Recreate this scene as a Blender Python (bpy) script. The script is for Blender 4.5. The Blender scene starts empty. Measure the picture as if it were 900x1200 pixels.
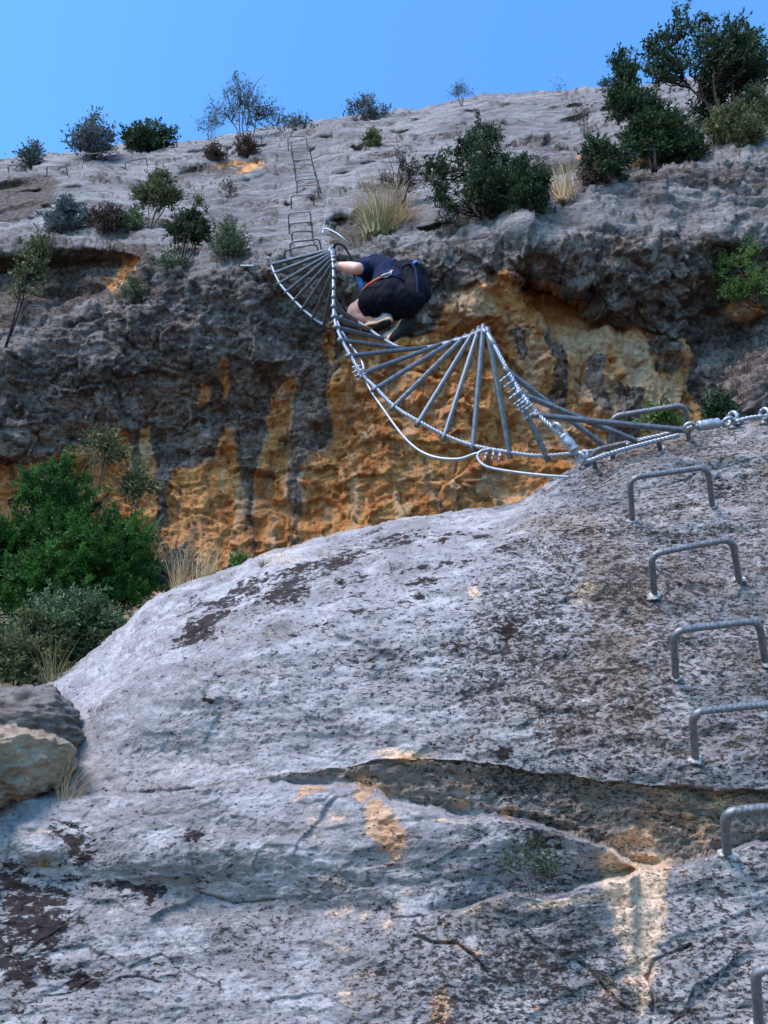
import bpy, bmesh, math, random
import numpy as np
from mathutils import Vector, Matrix
from mathutils.bvhtree import BVHTree

R = math.radians
scene = bpy.context.scene
COL = scene.collection

# ------------------------------------------------------------------ camera
PITCH = R(30)
FPX = 900.0                      # focal length in photograph pixels (900 x 1200)
cam_d = bpy.data.cameras.new('camera')
cam = bpy.data.objects.new('camera', cam_d); COL.objects.link(cam)
cam_d.sensor_fit = 'VERTICAL'; cam_d.sensor_height = 24
cam_d.lens = 24 / 2 / (600 / FPX)
cam_d.clip_start = 0.02; cam_d.clip_end = 2000
cam.location = (0, 0, 0); cam.rotation_euler = (R(90) + PITCH, 0, 0)
scene.camera = cam
CP, SP = math.cos(PITCH), math.sin(PITCH)

# ------------------------------------------------------------------ sky, sun, exposure
SUN_EL, SUN_AZ = R(48), R(-140)          # azimuth from +Y, clockwise
w = bpy.data.worlds.new('World'); scene.world = w; w.use_nodes = True
nt = w.node_tree; nt.nodes.clear()
out = nt.nodes.new('ShaderNodeOutputWorld'); bg = nt.nodes.new('ShaderNodeBackground')
sky = nt.nodes.new('ShaderNodeTexSky'); sky.sky_type = 'NISHITA'; sky.sun_disc = False
sky.sun_elevation = SUN_EL; sky.sun_rotation = SUN_AZ
sky.altitude = 900; sky.air_density = 1.0; sky.dust_density = 0.6; sky.ozone_density = 1.5
bg.inputs['Strength'].default_value = 0.15
tintn = nt.nodes.new('ShaderNodeMix'); tintn.data_type = 'RGBA'; tintn.blend_type = 'MULTIPLY'; tintn.inputs[0].default_value = 1
tintn.inputs[7].default_value = (0.55, 0.99, 1.27, 1)          # the deep azure of a clear dry sky
nt.links.new(sky.outputs[0], tintn.inputs[6]); nt.links.new(tintn.outputs[2], bg.inputs[0]); nt.links.new(bg.outputs[0], out.inputs[0])
sl = bpy.data.lights.new('sun', 'SUN'); sl.energy = 2.3; sl.angle = R(24); sl.color = (1.0, 0.84, 0.79)
so = bpy.data.objects.new('sun', sl); COL.objects.link(so)
sdir = Vector((math.sin(SUN_AZ) * math.cos(SUN_EL), math.cos(SUN_AZ) * math.cos(SUN_EL), math.sin(SUN_EL)))
so.rotation_euler = sdir.to_track_quat('Z', 'Y').to_euler(); so.location = sdir * 30
vs = scene.view_settings
vs.view_transform = 'Standard'; vs.look = 'None'; vs.gamma = 1; vs.use_curve_mapping = False
vs.exposure = 1.42
scene.render.engine = 'CYCLES'
scene.cycles.use_denoising = True
scene.cycles.denoising_input_passes = 'RGB_ALBEDO_NORMAL'
scene.cycles.denoising_prefilter = 'ACCURATE'
scene.cycles.max_bounces = 6
scene.cycles.diffuse_bounces = 4

# ------------------------------------------------------------------ numpy noise
def _tables(seed):
    r = np.random.RandomState(seed)
    perm = r.permutation(256); perm = np.concatenate([perm, perm, perm])
    g = r.normal(size=(256, 3)); g /= np.linalg.norm(g, axis=1)[:, None]
    return perm, g
_T = {}
def perlin(p, seed=0):
    if seed not in _T: _T[seed] = _tables(seed)
    perm, g = _T[seed]
    i = np.floor(p).astype(np.int64); f = p - i; i &= 255
    u = f * f * f * (f * (f * 6 - 15) + 10)
    res = 0
    for dx in (0, 1):
        wx = u[:, 0] if dx else 1 - u[:, 0]
        for dy in (0, 1):
            wy = u[:, 1] if dy else 1 - u[:, 1]
            for dz in (0, 1):
                wz = u[:, 2] if dz else 1 - u[:, 2]
                h = perm[perm[perm[i[:, 0] + dx] + i[:, 1] + dy] + i[:, 2] + dz]
                gg = g[h]
                dot = gg[:, 0] * (f[:, 0] - dx) + gg[:, 1] * (f[:, 1] - dy) + gg[:, 2] * (f[:, 2] - dz)
                res = res + wx * wy * wz * dot
    return res * 1.5
def fbm(p, scale, octv=4, seed=0, gain=0.5, ridged=False):
    p = np.asarray(p, float) * scale; a = 1.0; t = 0; s = 0
    for k in range(octv):
        n = perlin(p + 17.3 * k, seed + k)
        if ridged: n = 1 - 2 * np.abs(n)
        t = t + a * n; s += a; a *= gain; p = p * 2.03
    return t / s
def cellular(p, scale, seed=0):
    """distance to nearest and second nearest feature point of a jittered grid"""
    p = p * scale; i = np.floor(p).astype(np.int64)
    d1 = np.full(len(p), 9.0); d2 = np.full(len(p), 9.0); cid = np.zeros(len(p))
    for dx in (-1, 0, 1):
        for dy in (-1, 0, 1):
            for dz in (-1, 0, 1):
                c = i + np.array([dx, dy, dz])
                h = (c[:, 0] * 73856093 ^ c[:, 1] * 19349663 ^ c[:, 2] * 83492791 ^ seed * 2654435761) & 0x7fffffff
                jx = (h % 1009) / 1009.0; jy = (h // 1009 % 997) / 997.0; jz = (h // 100003 % 991) / 991.0
                q = c + np.stack([jx, jy, jz], 1)
                d = np.linalg.norm(q - p, axis=1)
                m = d < d1
                d2 = np.where(m, d1, np.minimum(d2, d)); cid = np.where(m, (h % 613) / 613.0, cid); d1 = np.where(m, d, d1)
    return d1, d2, cid
def facets(p, scale, seed=0):
    """tilted broken faces: one random plane per jittered cell"""
    p = p * scale; i = np.floor(p).astype(np.int64); d1 = np.full(len(p), 9.0); val = np.zeros(len(p))
    for dx in (-1, 0, 1):
        for dy in (-1, 0, 1):
            for dz in (-1, 0, 1):
                c = i + np.array([dx, dy, dz])
                h = (c[:, 0] * 73856093 ^ c[:, 1] * 19349663 ^ c[:, 2] * 83492791 ^ seed * 2654435761) & 0x7fffffff
                j = np.stack([(h % 1009) / 1009.0, (h // 1009 % 997) / 997.0, (h // 100003 % 991) / 991.0], 1)
                q = p - (c + j); d = np.linalg.norm(q, axis=1)
                g = np.stack([(h % 613) / 306.5 - 1, (h // 613 % 617) / 308.5 - 1, (h // 37 % 619) / 309.5 - 1], 1)
                v = (q * g).sum(1) + .5 * ((h // 7 % 631) / 315.5 - 1)
                m = d < d1; d1 = np.where(m, d, d1); val = np.where(m, v, val)
    return val
def sstep(a, b, x):
    t = np.clip((x - a) / (b - a), 0, 1); return t * t * (3 - 2 * t)
def curve(pts):
    xs = np.array([p[0] for p in pts], float); ys = np.array([p[1] for p in pts], float)
    def f(x):
        y = np.interp(x, xs, ys)
        # soften the corners
        return (y + np.interp(x - 14, xs, ys) + np.interp(x + 14, xs, ys)) / 3
    return f
def dist_line(x, y, pts, widths=None):
    """distance to a polyline minus its local half width (widths per vertex)"""
    best = np.full(x.shape, 1e9)
    for k in range(len(pts) - 1):
        ax, ay = pts[k]; bx, by = pts[k + 1]
        dx, dy = bx - ax, by - ay; L = dx * dx + dy * dy
        t = np.clip(((x - ax) * dx + (y - ay) * dy) / L, 0, 1)
        d = np.hypot(x - ax - t * dx, y - ay - t * dy)
        if widths is not None: d = d - (widths[k] * (1 - t) + widths[k + 1] * t)
        best = np.minimum(best, d)
    return best
def sd_poly(x, y, pts):
    """signed distance to a polygon, negative inside"""
    d = dist_line(x, y, list(pts) + [pts[0]])
    ins = np.zeros(x.shape, bool); n = len(pts)
    for k in range(n):
        ax, ay = pts[k]; bx, by = pts[(k + 1) % n]
        if ay == by: continue
        c = ((ay > y) != (by > y)) & (x < (bx - ax) * (y - ay) / (by - ay) + ax)
        ins ^= c
    return np.where(ins, -d, d)
def ell(x, y, cx, cy, rx, ry, rot=0):
    c, s = math.cos(R(rot)), math.sin(R(rot))
    u = (x - cx) * c + (y - cy) * s; v = -(x - cx) * s + (y - cy) * c
    return np.sqrt((u / rx) ** 2 + (v / ry) ** 2)

def pt(x, y, d):
    """point at photograph pixel (x, y) and forward distance d"""
    u = (x - 450) / FPX; v = (600 - y) / FPX
    return np.stack(np.broadcast_arrays(d * u, d * (CP - v * SP), d * (SP + v * CP)), -1)
def pv(x, y, d): return Vector(pt(np.float64(x), np.float64(y), np.float64(d)).tolist())
def fwd(p): return p[1] * CP + p[2] * SP
def rise(base, top_y):
    """height of a vertical thing standing at base whose top shows at pixel row top_y"""
    d0 = base[1] * CP + base[2] * SP; u0 = -base[1] * SP + base[2] * CP; q = (600 - top_y) / FPX
    return (q * d0 - u0) / (CP - q * SP)

# ------------------------------------------------------------------ node helpers
def new_mat(name):
    m = bpy.data.materials.new(name); m.use_nodes = True
    t = m.node_tree; b = t.nodes['Principled BSDF']; return m, t, b
def N(t, kind, **kw):
    n = t.nodes.new(kind)
    for k, v in kw.items():
        if k in n.inputs: n.inputs[k].default_value = v
        else: setattr(n, k, v)
    return n
def noise_n(t, vec, scale, detail=4, rough=0.55, dist=0.0):
    n = N(t, 'ShaderNodeTexNoise'); n.inputs['Scale'].default_value = scale
    n.inputs['Detail'].default_value = detail; n.inputs['Roughness'].default_value = rough
    n.inputs['Distortion'].default_value = dist
    t.links.new(vec, n.inputs['Vector']); return n.outputs['Fac']
def math_n(t, op, a, b=None, c=None, clamp=False):
    n = t.nodes.new('ShaderNodeMath'); n.operation = op; n.use_clamp = clamp
    for i, v in enumerate((a, b, c)):
        if v is None: continue
        if isinstance(v, (int, float)): n.inputs[i].default_value = v
        else: t.links.new(v, n.inputs[i])
    return n.outputs[0]
def step_n(t, v, lo, hi):
    n = t.nodes.new('ShaderNodeMapRange'); n.interpolation_type = 'SMOOTHSTEP'
    for k, x in (('Value', v), ('From Min', lo), ('From Max', hi)):
        if isinstance(x, (int, float)): n.inputs[k].default_value = x
        else: t.links.new(x, n.inputs[k])
    return n.outputs[0]
def mix_n(t, f, a, b, mode='MIX'):
    n = t.nodes.new('ShaderNodeMix'); n.data_type = 'RGBA'; n.blend_type = mode
    for i, v in ((0, f), (6, a), (7, b)):
        if isinstance(v, (int, float)): n.inputs[i].default_value = v
        elif isinstance(v, tuple): n.inputs[i].default_value = (*v, 1)
        else: t.links.new(v, n.inputs[i])
    return n.outputs[2]
def attr_n(t, name):
    n = t.nodes.new('ShaderNodeAttribute'); n.attribute_name = name; return n.outputs['Fac']
def obj_co(t, sc=(1, 1, 1), rot=(0, 0, 0)):
    c = t.nodes.new('ShaderNodeTexCoord'); m = t.nodes.new('ShaderNodeMapping')
    m.inputs['Scale'].default_value = sc; m.inputs['Rotation'].default_value = rot; t.links.new(c.outputs['Object'], m.inputs['Vector']); return m.outputs[0]
def bump_n(t, b, h, strength, dist):
    n = t.nodes.new('ShaderNodeBump'); n.inputs['Strength'].default_value = strength; n.inputs['Distance'].default_value = dist
    t.links.new(h, n.inputs['Height']); t.links.new(n.outputs[0], b.inputs['Normal'])

# ------------------------------------------------------------------ materials
def mat_slab():
    m, t, b = new_mat('pitted grey limestone')
    co = obj_co(t); cs = obj_co(t, (0.62, 1.0, 1.35), (0, R(14), 0))
    nz = lambda v: math_n(t, 'SUBTRACT', v, 0.5)
    big = noise_n(t, co, 1.6, 6, 0.6); med = noise_n(t, cs, 8, 9, 0.68); fin = noise_n(t, co, 60, 6, 0.72); gr = noise_n(t, cs, 24, 8, 0.7)
    c = mix_n(t, step_n(t, big, 0.38, 0.62), (0.21, 0.20, 0.20), (0.325, 0.31, 0.312))
    c = mix_n(t, math_n(t, 'MULTIPLY', step_n(t, med, 0.52, 0.66), 0.6), c, (0.19, 0.17, 0.165))
    c = mix_n(t, math_n(t, 'MULTIPLY', step_n(t, med, 0.49, 0.36), 0.5), c, (0.52, 0.505, 0.50))
    c = mix_n(t, math_n(t, 'MULTIPLY', step_n(t, gr, 0.46, 0.34), 0.35), c, (0.47, 0.46, 0.455))
    c = mix_n(t, math_n(t, 'MULTIPLY', step_n(t, fin, 0.52, 0.64), 0.5), c, (0.14, 0.125, 0.12))
    c = mix_n(t, math_n(t, 'MULTIPLY', step_n(t, math_n(t, 'ADD', attr_n(t, 'umber'), math_n(t, 'MULTIPLY', nz(gr), 1.6)), 0.2, 1.0), 0.75), c, (0.19, 0.137, 0.088))
    wf = step_n(t, math_n(t, 'ADD', attr_n(t, 'white'), math_n(t, 'MULTIPLY_ADD', nz(gr), -2.4, math_n(t, 'MULTIPLY', nz(med), -1.8))), 0.3, 0.8)
    c = mix_n(t, math_n(t, 'MULTIPLY', wf, 0.5), c, mix_n(t, step_n(t, fin, .42, .6), (0.50, 0.49, 0.49), (0.30, 0.285, 0.285)))
    # cream and ochre bare rock
    pn = math_n(t, 'MULTIPLY_ADD', nz(gr), 1.6, math_n(t, 'MULTIPLY', nz(med), 1.6))
    p = step_n(t, math_n(t, 'ADD', attr_n(t, 'pale'), pn), 0.3, 0.7)
    c = mix_n(t, math_n(t, 'MULTIPLY', p, 0.8), c, mix_n(t, step_n(t, fin, .4, .6), (0.92, 0.66, 0.44), (0.58, 0.39, 0.25)))
    o = step_n(t, math_n(t, 'ADD', attr_n(t, 'ochre'), pn), 0.3, 0.75)
    c = mix_n(t, math_n(t, 'MULTIPLY', o, 0.8), c, mix_n(t, step_n(t, gr, 0.4, 0.6), (0.42, 0.19, 0.07), (0.62, 0.38, 0.21)))
    # dark specks, sunk as pits in the bump, many on the right and the lower slab
    sn = noise_n(t, cs, 64, 6, 0.68, 0.15); sa = attr_n(t, 'speck')
    thr = math_n(t, 'SUBTRACT', 0.652, math_n(t, 'MULTIPLY_ADD', sa, 0.165, math_n(t, 'MULTIPLY_ADD', nz(med), 0.16, math_n(t, 'MULTIPLY', nz(gr), 0.12))))
    s = step_n(t, math_n(t, 'SUBTRACT', sn, math_n(t, 'MULTIPLY_ADD', attr_n(t, 'pale'), 0.12, thr)), -0.008, 0.02)
    c = mix_n(t, math_n(t, 'MULTIPLY', s, 0.9), c, (0.035, 0.026, 0.024))
    s2 = step_n(t, math_n(t, 'SUBTRACT', noise_n(t, cs, 130, 4, 0.6, 0.2), thr), 0.005, 0.04)
    c = mix_n(t, math_n(t, 'MULTIPLY', s2, 0.8), c, (0.045, 0.036, 0.034))
    # red brown moss crust
    mn = math_n(t, 'MULTIPLY_ADD', noise_n(t, cs, 30, 7, 0.72, 0.4), 0.75, math_n(t, 'MULTIPLY', med, 0.25))
    mm = step_n(t, math_n(t, 'MULTIPLY_ADD', attr_n(t, 'moss'), 0.225, mn), 0.645, 0.68)
    c = mix_n(t, math_n(t, 'MULTIPLY', mm, 0.95), c, mix_n(t, step_n(t, fin, .4, .6), (0.032, 0.015, 0.014), (0.013, 0.009, 0.008)))
    t.links.new(c, b.inputs['Base Color']); b.inputs['Roughness'].default_value = 0.92
    b.inputs['Specular IOR Level'].default_value = 0.25
    h = math_n(t, 'MULTIPLY_ADD', s, -0.35, noise_n(t, cs, 45, 9, 0.75))
    h = math_n(t, 'MULTIPLY_ADD', mm, 0.35, h)
    bump_n(t, b, h, 1.0, 0.014)
    return m
def mat_wall():
    m, t, b = new_mat('stained limestone wall')
    co = obj_co(t); cv = obj_co(t, (1.5, 1.5, 0.5)); ch = obj_co(t, (0.5, 0.8, 1.6))
    nz = lambda v: math_n(t, 'SUBTRACT', v, 0.5)
    mul = lambda a, k: math_n(t, 'MULTIPLY', a, k)
    big = noise_n(t, co, 0.8, 6, 0.6); med = noise_n(t, co, 4.5, 9, 0.68); fin = noise_n(t, co, 22, 8, 0.72); lay = noise_n(t, ch, 3.5, 9, 0.68)
    g = mix_n(t, step_n(t, big, 0.38, 0.62), (0.225, 0.215, 0.215), (0.35, 0.335, 0.33))
    g = mix_n(t, mul(step_n(t, lay, 0.5, 0.62), 0.8), g, (0.13, 0.105, 0.085))
    g = mix_n(t, mul(step_n(t, lay, 0.48, 0.36), 0.6), g, (0.46, 0.44, 0.43))
    g = mix_n(t, mul(step_n(t, fin, 0.5, 0.62), 0.6), g, (0.10, 0.085, 0.075))
    ln = noise_n(t, obj_co(t, (0.22, 0.5, 2.6), (0, R(-4), 0)), 6, 9, 0.72)
    g = mix_n(t, mul(step_n(t, ln, 0.53, 0.63), 0.7), g, (0.10, 0.08, 0.068))
    g = mix_n(t, mul(step_n(t, ln, 0.45, 0.36), 0.4), g, (0.47, 0.45, 0.445))
    nb = math_n(t, 'MULTIPLY_ADD', nz(med), 1.4, mul(nz(fin), 1.1))
    # brown weathering
    br = step_n(t, math_n(t, 'ADD', attr_n(t, 'brown'), nb), 0.25, 0.8)
    g = mix_n(t, mul(br, 0.9), g, mix_n(t, step_n(t, fin, 0.42, 0.58), (0.17, 0.13, 0.10), (0.05, 0.04, 0.034)))
    # orange bare rock
    on = noise_n(t, cv, 2.2, 9, 0.68)
    oc = mix_n(t, step_n(t, on, 0.36, 0.62), (0.58, 0.195, 0.045), (0.90, 0.43, 0.15))
    oc = mix_n(t, mul(step_n(t, med, 0.52, 0.64), 0.75), oc, (0.38, 0.14, 0.04))
    oc = mix_n(t, mul(step_n(t, fin, 0.53, 0.64), 0.7), oc, (0.10, 0.042, 0.016))
    oc = mix_n(t, mul(step_n(t, fin, 0.44, 0.34), 0.5), oc, (0.90, 0.50, 0.22))
    oc = mix_n(t, mul(step_n(t, noise_n(t, cv, 4, 8, 0.68), 0.54, 0.66), 0.6), oc, (0.80, 0.52, 0.31))
    dr = noise_n(t, obj_co(t, (7.0, 7.0, 0.45)), 1.0, 7, 0.62)
    oc = mix_n(t, mul(step_n(t, dr, 0.56, 0.63), 0.7), oc, (0.22, 0.155, 0.115))
    oc = mix_n(t, mul(step_n(t, dr, 0.46, 0.38), 0.6), oc, (0.88, 0.60, 0.36))
    of = step_n(t, math_n(t, 'ADD', attr_n(t, 'orange'), nb), 0.3, 0.7)
    g = mix_n(t, of, g, oc)
    pf = step_n(t, math_n(t, 'ADD', attr_n(t, 'pale'), nb), 0.3, 0.85)
    g = mix_n(t, mul(pf, 0.8), g, mix_n(t, step_n(t, fin, .42, .68), (0.90, 0.66, 0.44), (0.52, 0.29, 0.14)))
    # black water patina
    df = step_n(t, math_n(t, 'ADD', attr_n(t, 'patina'), nb), 0.3, 0.65)
    pc = mix_n(t, step_n(t, lay, 0.38, 0.60), (0.29, 0.24, 0.21), (0.09, 0.068, 0.057))
    pc = mix_n(t, mul(step_n(t, fin, 0.46, 0.36), 0.7), pc, (0.42, 0.39, 0.37))
    pc = mix_n(t, mul(step_n(t, fin, 0.5, 0.6), 0.8), pc, (0.03, 0.024, 0.021))
    pc = mix_n(t, mul(step_n(t, dr, 0.46, 0.36), 0.55), pc, (0.40, 0.365, 0.34))
    pc = mix_n(t, mul(step_n(t, on, 0.60, 0.68), 0.5), pc, (0.34, 0.19, 0.09))
    g = mix_n(t, mul(df, 0.93), g, pc)
    t.links.new(g, b.inputs['Base Color']); b.inputs['Roughness'].default_value = 0.9
    b.inputs['Specular IOR Level'].default_value = 0.25
    h = math_n(t, 'MULTIPLY_ADD', noise_n(t, co, 40, 7, 0.72), 0.4, noise_n(t, ch, 14, 9, 0.74))
    bump_n(t, b, h, 1.0, 0.09)
    return m
def mat_rock(name, c1, c2, c3, scale=6):
    m, t, b = new_mat(name); co = obj_co(t)
    a = noise_n(t, co, scale, 8, 0.65); f = noise_n(t, co, scale * 8, 6, 0.7)
    c = mix_n(t, step_n(t, a, 0.35, 0.65), c1, c2)
    c = mix_n(t, math_n(t, 'MULTIPLY', step_n(t, f, 0.55, 0.68), 0.8), c, c3)
    t.links.new(c, b.inputs['Base Color']); b.inputs['Roughness'].default_value = 0.92
    bump_n(t, b, f, 0.8, 0.02); return m
def mat_metal(name, col, rough=0.45, metal=0.7, scale=60):
    m, t, b = new_mat(name); co = obj_co(t)
    n = noise_n(t, co, scale, 5, 0.6)
    dk = tuple(x * 0.6 for x in col)
    t.links.new(mix_n(t, step_n(t, n, 0.35, 0.65), dk, col), b.inputs['Base Color'])
    b.inputs['Metallic'].default_value = metal
    t.links.new(step_n(t, n, -0.6, 1.5), b.inputs['Roughness']); b.inputs['Roughness'].default_value = rough
    return m
def mat_plain(name, c1, c2, scale=30, rough=0.8, bump=0.3, dist=0.004, sub=0.0):
    m, t, b = new_mat(name); co = obj_co(t)
    n = noise_n(t, co, scale, 5, 0.6)
    t.links.new(mix_n(t, step_n(t, n, 0.3, 0.7), c1, c2), b.inputs['Base Color'])
    b.inputs['Roughness'].default_value = rough
    if sub: b.inputs['Subsurface Weight'].default_value = sub; b.inputs['Subsurface Radius'].default_value = (0.02, 0.008, 0.004)
    if rough >= 0.8: b.inputs['Specular IOR Level'].default_value = 0.08
    bump_n(t, b, n, bump, dist); return m
def mat_leaf(name, c1, c2, rough=0.6):
    m, t, b = new_mat(name)
    tint = attr_n(t, 'tint')
    c = mix_n(t, tint, c1, c2)
    t.links.new(c, b.inputs['Base Color']); b.inputs['Roughness'].default_value = rough
    b.inputs['Specular IOR Level'].default_value = 0.3
    tr = N(t, 'ShaderNodeBsdfTranslucent'); t.links.new(c, tr.inputs['Color'])
    mx = N(t, 'ShaderNodeMixShader'); mx.inputs[0].default_value = 0.25
    t.links.new(b.outputs[0], mx.inputs[1]); t.links.new(tr.outputs[0], mx.inputs[2])
    t.links.new(mx.outputs[0], t.nodes['Material Output'].inputs['Surface'])
    return m
M = {
    'slab': mat_slab(), 'wall': mat_wall(),
    'boulder_grey': mat_rock('grey brown boulder', (0.075, 0.058, 0.044), (0.20, 0.175, 0.155), (0.025, 0.02, 0.017), 8),
    'boulder_tan': mat_rock('tan boulder', (0.19, 0.135, 0.085), (0.38, 0.29, 0.20), (0.06, 0.042, 0.03), 8),
    'soil': mat_rock('dry soil', (0.12, 0.085, 0.055), (0.22, 0.16, 0.10), (0.05, 0.035, 0.025), 5),
    'galv': mat_metal('galvanised cable steel', (0.36, 0.40, 0.44), 0.4, 0.75, 90),
    'rung': mat_metal('dull galvanised tube', (0.15, 0.165, 0.18), 0.45, 0.7, 40),
    'rebar': mat_metal('grey reinforcing steel', (0.21, 0.215, 0.225), 0.45, 0.6, 70),
    'mortar': mat_plain('pale anchoring mortar', (0.22, 0.20, 0.185), (0.52, 0.49, 0.465), 70, 0.9, 0.8, 0.008),
    'skin': mat_plain('skin', (0.58, 0.30, 0.22), (0.68, 0.38, 0.28), 12, 0.55, 0.1, 0.003, 0.1),
    'navy': mat_plain('navy cotton', (0.006, 0.010, 0.03), (0.014, 0.022, 0.055), 40, 0.85, 0.4, 0.004),
    'black': mat_plain('black cloth', (0.003, 0.0035, 0.007), (0.007, 0.008, 0.014), 30, 0.8, 0.4, 0.004),
    'sole': mat_plain('dark rubber sole', (0.012, 0.012, 0.012), (0.035, 0.032, 0.03), 60, 0.8, 0.8, 0.006),
    'shoe': mat_plain('grey shoe mesh', (0.16, 0.15, 0.15), (0.28, 0.26, 0.25), 80, 0.8, 0.4, 0.003),
    'tan': mat_plain('tan midsole', (0.45, 0.30, 0.18), (0.55, 0.38, 0.24), 30, 0.8, 0.2, 0.003),
    'red': mat_plain('red webbing', (0.55, 0.04, 0.02), (0.75, 0.10, 0.04), 60, 0.7, 0.2, 0.002),
    'blue': mat_plain('blue webbing', (0.03, 0.16, 0.42), (0.06, 0.25, 0.55), 60, 0.7, 0.2, 0.002),
    'white': mat_plain('white painted metal', (0.45, 0.45, 0.45), (0.6, 0.6, 0.6), 40, 0.5, 0.1, 0.001),
    'hair': mat_plain('dark hair', (0.02, 0.013, 0.01), (0.05, 0.035, 0.025), 60, 0.6, 0.6, 0.006),
    'bark': mat_plain('grey brown bark', (0.035, 0.027, 0.022), (0.09, 0.072, 0.06), 30, 0.9, 0.6, 0.01),
    'bark_dark': mat_plain('dark bark', (0.012, 0.010, 0.009), (0.035, 0.028, 0.024), 30, 0.9, 0.6, 0.01),
    'leaf_dark': mat_leaf('dark green leaves', (0.008, 0.024, 0.009), (0.04, 0.085, 0.024)),
    'leaf_olive': mat_leaf('olive leaves', (0.05, 0.065, 0.025), (0.16, 0.18, 0.07)),
    'leaf_green': mat_leaf('bright green leaves', (0.03, 0.075, 0.015), (0.13, 0.23, 0.05)),
    'leaf_pine': mat_leaf('deep green needles', (0.010, 0.045, 0.007), (0.065, 0.20, 0.026)),
    'leaf_grey': mat_leaf('grey green leaves', (0.030, 0.058, 0.022), (0.13, 0.19, 0.085)),
    'leaf_blue': mat_leaf('blue green leaves', (0.045, 0.065, 0.07), (0.14, 0.18, 0.18)),
    'leaf_rust': mat_leaf('rusty leaves', (0.05, 0.03, 0.025), (0.13, 0.08, 0.06)),
    'straw': mat_leaf('dry straw', (0.28, 0.19, 0.09), (0.62, 0.48, 0.27)),
    'drygreen': mat_leaf('half dry grass', (0.10, 0.10, 0.04), (0.36, 0.32, 0.16)),
}

# ------------------------------------------------------------------ object helpers
def mesh_obj(name, verts, faces, mat, parent=None, smooth=True, attrs=None):
    me = bpy.data.meshes.new(name)
    me.from_pydata([tuple(v) for v in verts], [], faces)
    if smooth: me.polygons.foreach_set('use_smooth', [True] * len(me.polygons))
    for k, a in (attrs or {}).items():
        at = me.attributes.new(k, 'FLOAT', 'POINT'); at.data.foreach_set('value', np.asarray(a, np.float32))
    me.materials.append(mat); me.update()
    o = bpy.data.objects.new(name, me); COL.objects.link(o)
    if parent: o.parent = parent
    return o
def fast_mesh(name, V, F, mat, parent=None, smooth=True, attrs=None):
    """V (n,3), F (m,k) arrays"""
    V = np.asarray(V, np.float32); F = np.asarray(F, np.int32); k = F.shape[1]
    me = bpy.data.meshes.new(name)
    me.vertices.add(len(V)); me.vertices.foreach_set('co', V.ravel())
    me.loops.add(F.size); me.loops.foreach_set('vertex_index', F.ravel())
    me.polygons.add(len(F)); me.polygons.foreach_set('loop_start', np.arange(0, F.size, k, dtype=np.int32))
    me.polygons.foreach_set('use_smooth', np.full(len(F), smooth))
    for n, a in (attrs or {}).items():
        at = me.attributes.new(n, 'FLOAT', 'POINT'); at.data.foreach_set('value', np.asarray(a, np.float32).ravel())
    me.materials.append(mat); me.update(calc_edges=True); me.validate()
    o = bpy.data.objects.new(name, me); COL.objects.link(o)
    if parent: o.parent = parent
    return o
def empty(name, loc=(0, 0, 0)):
    o = bpy.data.objects.new(name, None); COL.objects.link(o); o.location = loc; o.empty_display_size = 0.1; return o
def tag(o, label, cat, group=None):
    o['label'] = label; o['category'] = cat
    if group: o['group'] = group
    return o
def struct(o): o['kind'] = 'structure'; return o
def grid_faces(nr, nc):
    i = np.arange(nr * nc).reshape(nr, nc)
    return np.stack([i[:-1, :-1], i[:-1, 1:], i[1:, 1:], i[1:, :-1]], -1).reshape(-1, 4)
def grid_normals(P):
    a = np.gradient(P, axis=0); b = np.gradient(P, axis=1)
    n = np.cross(b, a); n /= np.linalg.norm(n, axis=-1, keepdims=True) + 1e-12
    return n

def catmull(pts, n=8):
    pts = [Vector(p) for p in pts]; P = [pts[0] * 2 - pts[1]] + pts + [pts[-1] * 2 - pts[-2]]; o = []
    for i in range(1, len(P) - 2):
        for k in range(n):
            t = k / n; a, b, c, d = P[i - 1], P[i], P[i + 1], P[i + 2]
            o.append(0.5 * ((2 * b) + (c - a) * t + (2 * a - 5 * b + 4 * c - d) * t * t + (3 * b - a - 3 * c + d) * t ** 3))
    o.append(pts[-1]); return o
def resample(path, step):
    o = [path[0].copy()]; acc = 0.0
    for a, b in zip(path[:-1], path[1:]):
        L = (b - a).length
        if L == 0: continue
        pos = step - acc
        while pos <= L:
            o.append(a.lerp(b, pos / L)); pos += step
        acc = (acc + L) % step
    if (o[-1] - path[-1]).length > step * 0.3: o.append(path[-1].copy())
    return o
def frames(path):
    n = len(path); T = []
    for i in range(n):
        t = path[min(i + 1, n - 1)] - path[max(i - 1, 0)]
        T.append(t.normalized() if t.length > 1e-9 else Vector((0, 0, 1)))
    ref = Vector((0, 0, 1)) if abs(T[0].z) < 0.9 else Vector((1, 0, 0))
    u = T[0].cross(ref).normalized(); U = [u]
    for i in range(1, n):
        u = U[-1] - T[i] * U[-1].dot(T[i])
        U.append(u.normalized() if u.length > 1e-6 else U[-1])
    return T, U, [t.cross(u) for t, u in zip(T, U)]
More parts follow.
